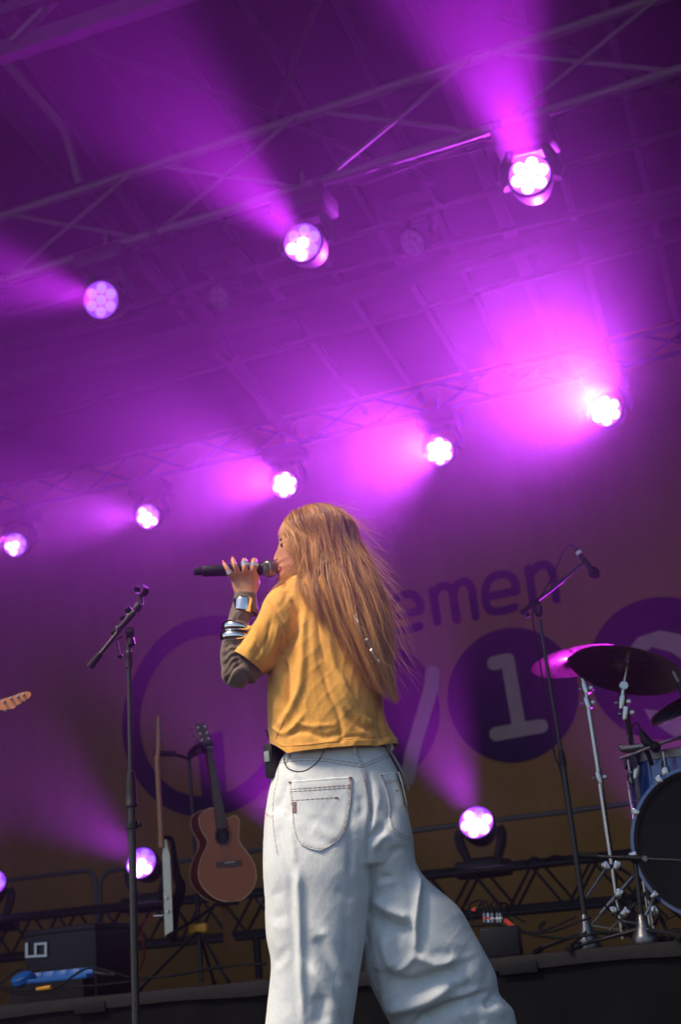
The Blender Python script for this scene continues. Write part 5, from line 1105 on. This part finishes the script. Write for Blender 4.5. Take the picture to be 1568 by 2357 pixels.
# ---- power distributor with blue sockets
pdc = onr(A_(c8, 300, 1300, 6.1))
pdd = empty('power_distributor', pdc, 'black rubber power distributor with a row of blue sockets', 'power distributor')
p0, p1 = A_(c8, 95, 1310, 6.1), A_(c8, 520, 1270, 6.1); p0.z = p1.z = Z_R+.045; dx = (p1-p0)
MB().bar(p0, p1, .10, .085).build('case', M['rubber'], pdd)
for i in range(5):
    p = lerp(p0, p1, .22+.18*i)+Vector((0, -.01, .052)); MB().box(p, (.085, .07, .022), bev=.006).box(p+Vector((0, .035, .018)), (.075, .012, .045), Matrix.Rotation(-.35, 3, 'X'), bev=.004).build('socket', M['bluep'], pdd)
p = p0+Vector((.05, -.01, .075)); MB().lathe([(0, 0), (.05, 0), (.055, .006), (.055, .028), (.048, .036), (0, .036)], p-Vector((0, 0, .02)), (-.15, -.45, 1), 24).build('socket_cover', M['bluep'], pdd, sharp=35)
# ---- case with the white tape mark
kc = A_(c8, 350, 1110, 6.6); case = empty('equipment_case', onr(kc), 'black equipment case marked with white tape, left on the riser', 'case')
k0, k1 = A_(c8, 142, 1000, 6.6), A_(c8, 560, 975, 6.6); w_ = (k1-k0).length; kx = (k1-k0).normalized(); kx.z = 0; kx.normalize(); top = (k0.z+k1.z)/2; cz = (top+Z_R)/2; kctr = Vector(((k0.x+k1.x)/2, (k0.y+k1.y)/2+.2, cz))
MB().box(kctr, (w_, .4, top-Z_R-.004), Matrix.Rotation(math.atan2(kx.y, kx.x), 3, 'Z'), bev=.012).build('body', M['matte'], case)
MB().box(kctr+Vector((0, 0, (top-Z_R)/2-.03)), (w_+.006, .406, .012), Matrix.Rotation(math.atan2(kx.y, kx.x), 3, 'Z'), bev=.003).build('lid_seam', M['rubber'], case)
def tape(poly): return MB().prism([c8(*p) for p in poly], lambda u, v, d: at(u, v, 6.594+d), -.004, 0)
tb_ = MB()
for poly in ([(147, 1085), (163, 1083), (163, 1172), (147, 1174)], [(163, 1159), (275, 1152), (275, 1167), (163, 1172)], [(260, 1080), (275, 1079), (275, 1152), (260, 1153)], [(200, 1086), (260, 1081), (260, 1095), (200, 1099)], [(200, 1099), (214, 1098), (214, 1156), (200, 1157)]):
    t_ = tape(poly); tb_.add(t_.v, t_.f)
tb_.build('tape_mark', M['white'], case, smooth=False)

# ---- acoustic guitar, electric guitar and their stand
M['cedar'] = mat('red_cedar_top', (.30, .060, .010), .35, 0, .18, 4, spec=.4); M['mahog'] = mat('dark_mahogany', (.11, .018, .008), .4, 0, .25, 6, spec=.3)
M['binding'] = mat('pale_binding', (.62, .40, .22), .5); M['rosew'] = mat('dark_rosewood', (.045, .018, .014), .45, 0, .3, 30); M['maple'] = mat('maple_neck', (.56, .25, .12), .4, 0, .15, 14); M['pearl'] = mat('cream_lacquer', (.66, .62, .52), .25, 0, .05, 9, coat=.6)
YG = 6.9
G_ = lambda x, y, d=0: A_(c11, x, y, YG)+(Vector((-.082, .060, .002))*(d/.1))
ol = [(655, 1065), (600, 1085), (560, 1110), (528, 1145), (518, 1190), (528, 1260), (560, 1330), (595, 1385), (608, 1425), (595, 1480), (560, 1550), (530, 1630), (513, 1710), (516, 1800), (545, 1870), (590, 1930), (660, 1990), (740, 2030), (850, 2047), (940, 2030), (1010, 1990), (1070, 1925), (1105, 1850), (1117, 1770), (1105, 1690), (1075, 1615), (1020, 1530), (965, 1465), (935, 1400), (930, 1340), (938, 1270), (942, 1215), (925, 1170), (890, 1150), (850, 1160), (820, 1180), (790, 1172), (720, 1120)]
ol = [tuple(p) for p in spline([(a, b, 0) for a, b in ol+ol[:1]], 150)[:-1, :2]]
ag = empty('acoustic_guitar', onr(G_(800, 2045)), 'red brown acoustic guitar with a cutaway body leaning in a stand', 'guitar')
bb = MB(); n = len(ol); vs = [G_(x, y, .0) for x, y in ol]+[G_(x, y, .1) for x, y in ol]; bb.add(vs, [(i, (i+1) % n, n+(i+1) % n, n+i) for i in range(n)]+[tuple(range(n, 2*n))]); bb.build('body_sides', M['mahog'], ag, sharp=50)
hole = [(768+72*math.cos(a), 1355+97*math.sin(a)) for a in np.linspace(0, 2*PI, 40, endpoint=False)]
def fill_poly(loops, fn, name, m, par):
    bm = bmesh.new()
    for lp_ in loops:
        v_ = [bm.verts.new(fn(*p)) for p in lp_]
        for i in range(len(v_)): bm.edges.new((v_[i], v_[(i+1) % len(v_)]))
    bmesh.ops.triangle_fill(bm, use_beauty=True, edges=bm.edges[:], normal=(0, -1, 0)); bm.transform(WM(par).inverted()); me = bpy.data.meshes.new(name); bm.to_mesh(me); bm.free(); me.materials.append(m); o = bpy.data.objects.new(name, me); COL.objects.link(o); o.parent = par
    md = o.modifiers.new('t', 'SOLIDIFY'); md.thickness = .003; return o
fill_poly([ol, hole], lambda x, y: G_(x, y, -.001), 'soundboard', M['cedar'], ag)
fill_poly([[(768+(p[0]-768)*1.02, 1355+(p[1]-1355)*1.02) for p in hole]], lambda x, y: G_(x, y, .03), 'sound_hole', M['rubber'], ag)
TB('binding', [G_(x, y, -.003) for x, y in ol+ol[:1]], .0028, M['binding'], ag, 6); TB('binding', [G_(x, y, .1) for x, y in ol+ol[:1]], .0022, M['binding'], ag, 6)
TB('rosette', [G_(768+86*math.cos(a), 1355+112*math.sin(a), -.004) for a in np.linspace(0, 2*PI, 40)], .0022, M['rosew'], ag, 6)
MB().prism([(585, 440), (643, 440), (800, 1275), (697, 1295)], lambda u, v, d: G_(u, v, d), -.016, -.006).build('fretboard', M['rosew'], ag, smooth=False)
MB().prism([(588, 440), (640, 440), (762, 1090), (690, 1090)], lambda u, v, d: G_(u, v, d), -.006, .018).build('neck', M['mahog'], ag, smooth=False)
fr_ = MB()
for i in range(18):
    f = 1-.944**(i+1); f /= 1-.944**19; a, b = lerp(np.array((585, 440.)), np.array((697, 1290.)), f), lerp(np.array((643, 440.)), np.array((800, 1275.)), f); fr_.tube([G_(*a, -.017), G_(*b, -.017)], .0008, 4)
fr_.build('frets', M['dsteel'], ag); st_ = MB()
for i in range(6): st_.tube([G_(593+8.5*i, 445, -.019), G_(735+30*i*.8+10, 1650, -.012)], .0006, 4)
st_.build('strings', M['dsteel'], ag)
MB().prism([(468, 195), (572, 192), (600, 300), (640, 438), (588, 442), (540, 400)], lambda u, v, d: G_(u, v, d), -.010, .006).build('headstock', M['rosew'], ag, smooth=False)
TB('headstock_edge', [G_(465, 197, -.004), G_(540, 402, -.004)], .004, mat('red_wood_edge', (.5, .09, .05), .4), ag, 6)
for (x, y, sx) in ((490, 235, -55), (512, 300, -55), (530, 365, -50), (560, 225, 42), (578, 290, 42), (597, 350, 60)):
    KN('tuning_post', G_(x+12, y, -.012), .005, ag, -HF, .012, M['chrome']); KN('tuning_peg', G_(x+sx, y+12, .0), .008, ag, HR, .012, M['dsteel'])
MB().prism([(578, 432), (645, 430), (647, 444), (580, 446)], lambda u, v, d: G_(u, v, d), -.020, -.005).build('nut', M['white'], ag, smooth=False)
MB().prism([(695, 1635), (820, 1625), (940, 1612), (945, 1665), (830, 1690), (705, 1688)], lambda u, v, d: G_(u, v, d), -.014, -.002).build('bridge', M['rosew'], ag, smooth=False)
TB('saddle', [G_(775, 1645, -.016), G_(880, 1632, -.016)], .002, M['white'], ag, 6)
# stand
gs = empty('guitar_stand', onr(A_(c8, 1185, 1190, 7.05)), 'black guitar stand with a yellow leg hub and padded yokes', 'guitar stand')
hub = A_(c8, 1170, 1000, 7.05); pst = A_(c11, 415, 560, 7.05)
TB('post', [onr(hub, .02), hub, A_(c8, 1140, 400, 7.05), pst], [.012, .012, .010, .010], M['black'], gs, 12)
MB().box(hub, (.11, .05, .05), Matrix.Rotation(.1, 3, 'Z'), bev=.012).build('leg_hub', M['yellow'], gs)
for e in (A_(c8, 815, 1238, 6.5), A_(c8, 1335, 1180, 6.7), A_(c8, 1250, 1130, 7.5)):
    e = onr(e, .01); g = TB('leg', [hub-Vector((0, 0, .01)), e], .0085, M['black'], gs, 8); MB().ball(e, .014, 10).build('rubber_foot', M['rubber'], g)
TB('yoke_arm', [pst, A_(c11, 430, 500, 7.0), A_(c11, 500, 430, 6.92), A_(c11, 570, 410, 6.86)], [.013, .016, .016, .012], M['matte'], gs, 10, sp=14); TB('yoke_prong', [A_(c11, 560, 470, 6.9), A_(c11, 570, 415, 6.84), A_(c11, 670, 410, 6.84)], [.011, .010, .008], M['matte'], gs, 8); TB('yoke_prong', [A_(c11, 430, 545, 6.98), A_(c11, 500, 490, 6.9), A_(c11, 580, 475, 6.9)], [.008, .014, .010], M['matte'], gs, 8)
TB('yoke_arm', [pst, A_(c11, 330, 525, 7.0), A_(c11, 230, 505, 6.95)], .009, M['matte'], gs, 10); TB('yoke_prong', [A_(c11, 50, 495, 6.86), A_(c11, 240, 505, 6.92)], .016, M['matte'], gs, 12); KN('knob', A_(c11, 245, 500, 6.9), .016, gs, HR, .03)
TB('rest_arm', [lerp(hub, pst, .06), A_(c8, 1270, 860, 6.95), A_(c8, 1400, 850, 6.85)], .010, M['matte'], gs, 8); TB('rest_arm', [lerp(hub, pst, .06), A_(c8, 1060, 1000, 6.9), A_(c8, 985, 1045, 6.82)], .010, M['matte'], gs, 8)
stp = MB().add([A_(c8, *p, 6.97) for p in ((1300, 850), (1345, 850), (1350, 1000), (1395, 1090), (1430, 1165), (1400, 1170), (1350, 1110), (1320, 1080), (1310, 980))]+[A_(c8, *p, 6.985) for p in ((1300, 850), (1345, 850), (1350, 1000), (1395, 1090), (1430, 1165), (1400, 1170), (1350, 1110), (1320, 1080), (1310, 980))], [tuple(range(9)), tuple(range(9, 18))[::-1]]+[(i, (i+1) % 9, 9+(i+1) % 9, 9+i) for i in range(9)])
tag(stp.build('guitar_strap', mat('tan_leather', (.12, .05, .02), .7, 0, .2, 12, spec=.1), None, smooth=False), 'tan leather strap hanging below the acoustic guitar', 'strap')
# electric guitar seen on its edge
eg = empty('electric_guitar', onr(A_(c8, 1000, 1035, 6.9)), 'cream electric guitar turned edge on in the stand', 'guitar')
TB('neck', [A_(c11, 95, 110, 6.85), A_(c11, 100, 420, 6.85), A_(c11, 84, 560, 6.85), A_(c11, 130, 1480, 6.85)], [.008, .013, .014, .015], M['maple'], eg, 8)
MB().prism([(78, 560), (90, 560), (128, 1480), (104, 1480)], lambda u, v, d: A_(c11, u-4, v, 6.84+d), 0, .05).build('fretboard', M['binding'], eg, smooth=False)
outl = [(152, 1400), (180, 1395), (192, 1480), (215, 1560), (222, 1700), (232, 1900), (240, 2100), (247, 2300), (246, 2400), (165, 2400), (158, 2200), (150, 1900), (142, 1700), (138, 1560)]
MB().prism(outl, lambda u, v, d: A_(c11, u, v, 6.86+d), 0, .30).build('body', M['pearl'], eg, sharp=30)
for (x, y) in ((172, 2000), (185, 2145)): KN('control_knob', A_(c11, x, y, 6.85), .010, eg, -HF, .012, M['chrome'])
TB('jack_plug', [A_(c11, 150, 2190, 6.86), A_(c11, 50, 2195, 6.86)], .006, M['chrome'], eg, 8)
for i in range(6): KN('tuning_peg', A_(c11, 68+(i % 2)*58, 185+38*i, 6.85), .006, eg, HR, .02, M['dsteel'])
tag(TB('guitar_strap', [A_(c8, 965, 465, 6.9), A_(c8, 1000, 468, 6.9), A_(c8, 1018, 500, 6.9), A_(c8, 1030, 600, 6.9), A_(c8, 1045, 700, 6.9), A_(c8, 1065, 760, 6.92), A_(c8, 1030, 900, 6.95), A_(c8, 1020, 1080, 6.95)], [.012, .014, .014, .016, .024, .030, .026, .02], M['cloth_b'], None, 8, sp=30), 'black strap hanging beside the cream electric guitar', 'strap')
# second player's guitar neck entering at the left edge
hg = empty('guitar_headstock', PP(*c7(60, 1200), .5), 'orange wooden guitar headstock reaching in from the left picture edge', 'guitar')
hs = [(-30, 1200), (0, 1183), (30, 1172), (66, 1162), (100, 1150), (140, 1134), (175, 1128), (200, 1136), (199, 1156), (180, 1178), (150, 1190), (135, 1206), (105, 1222), (90, 1238), (40, 1246), (0, 1250), (-30, 1262)]
hs = [tuple(p) for p in spline([(a, b, 0) for a, b in hs+hs[:1]], 60)[:-1, :2]]
MB().prism(hs, lambda u, v, d: PP(*c7(u, v), .5+d), 0, .014).build('headstock', mat('orange_maple', (.62, .20, .06), .35, 0, .15, 10, coat=.4), hg, smooth=False)
TB('neck', [PP(*c7(-20, 1225), .505), PP(*c7(-330, 1330), .52)], .013, M['maple'], hg, 10)
for i, (x, y) in enumerate(((22, 1192), (68, 1172), (112, 1160), (150, 1148))): KN('tuning_post', PP(*c7(x, y), .495), .004, hg, -HF, .012, M['chrome']); KN('tuning_peg', PP(*c7(x-2+10, y+58-6*i), .51), .007, hg, (0, 0, 1), .012, M['chrome'])

# ---- floor truss with uprights, crowd barriers behind
YT = 9.75
def line_at(p0, p1, Y, x0, x1): P, Q_ = at(*p0, Y), at(*p1, Y); e = (Q_-P)/(Q_.x-P.x); return P+e*(x0-P.x), P+e*(x1-P.x)
ftm = empty('floor_truss', at(784, 2080, YT), 'black lattice truss lying along the back of the riser', 'truss')
chs = []
for (dy, dz) in ((0, 0), (.28, .02)):
    a, b = line_at((0, 2118), (1327, 1981), YT+dy, -7.5, 3.6); a.z += dz; b.z += dz; chs.append((a, b)); TB('chord', [a, b], .026, M['matte'], ftm, 10)
    a, b = Vector((a.x, a.y, a.z-.30)), Vector((b.x, b.y, b.z-.30)); chs.append((a, b)); TB('chord', [a, b], .024, M['matte'], ftm, 10)
nseg = 26
for i in range(nseg):
    for (tp_, bt) in ((chs[0], chs[1]), (chs[2], chs[3])):
        f0_, f1_, f2_ = i/nseg, (i+.5)/nseg, (i+1)/nseg; TB('lattice', [lerp(*bt, f0_), lerp(*tp_, f1_)], .011, M['matte'], ftm, 6); TB('lattice', [lerp(*tp_, f1_), lerp(*bt, f2_)], .011, M['matte'], ftm, 6)
for i in range(9):
    f = i/8; p = lerp(*chs[1], f); TB('foot_post', [p, onr(p, .01)], .03, M['matte'], ftm, 8)
def barrier(pts, Y, label):
    P = [at(x, y, Y) for x, y in pts]; t = empty('crowd_barrier', Vector((P[0].x, Y, Z_R)), label, 'barrier', 'steel barriers behind the truss'); TB('frame', P, .021, M['alu'], t, 12, sp=60 if len(P) > 4 else 0); return t, P
YB = 11.2
t, P = barrier([(-500, 2085), (-200, 2052), (51, 2021), (150, 2009), (195, 2004), (213, 2012), (220, 2040), (222, 2120), (224, 2240), (224, 2300)], YB, 'steel crowd barrier at the far left with a rounded corner')
t, P = barrier([(233, 2300), (233, 2240), (231, 2120), (229, 2050), (234, 2024), (255, 2004), (300, 1998), (398, 1984), (609, 1954), (780, 1934)], YB, 'steel crowd barrier running behind the two guitars')
t, P = barrier([(760, 1937), (950, 1912), (1165, 1884), (1300, 1868), (1455, 1848), (1568, 1833)], YB, 'steel crowd barrier rail running behind the floor light and drums')
for q in (240, 700, 1180, 1568):
    pass
# ---- floor monitor at the lower edge
mo = empty('stage_monitor', Vector((0, 0, 0)), 'black wedge monitor just showing at the lower picture edge', 'monitor'); mc_ = PP(500, 2420, .25); mo.location = (mc_.x, mc_.y, 0)
prof = [(-.22, 0), (.22, 0), (.22, .13), (.08, .235), (.0, .245), (-.20, .12)]
def mon3(u, v, d): return Vector((mc_.x, mc_.y, 0))+HR*d+HF*u+Vector((0, 0, v))
MB().prism(prof, mon3, -.28, .28).build('cabinet', M['matte'], mo, smooth=False); MB().prism([(.205, .145), (.21, .15), (.085, .243), (.08, .238)], mon3, -.25, .25).build('grille', M['dsteel'], mo, smooth=False)
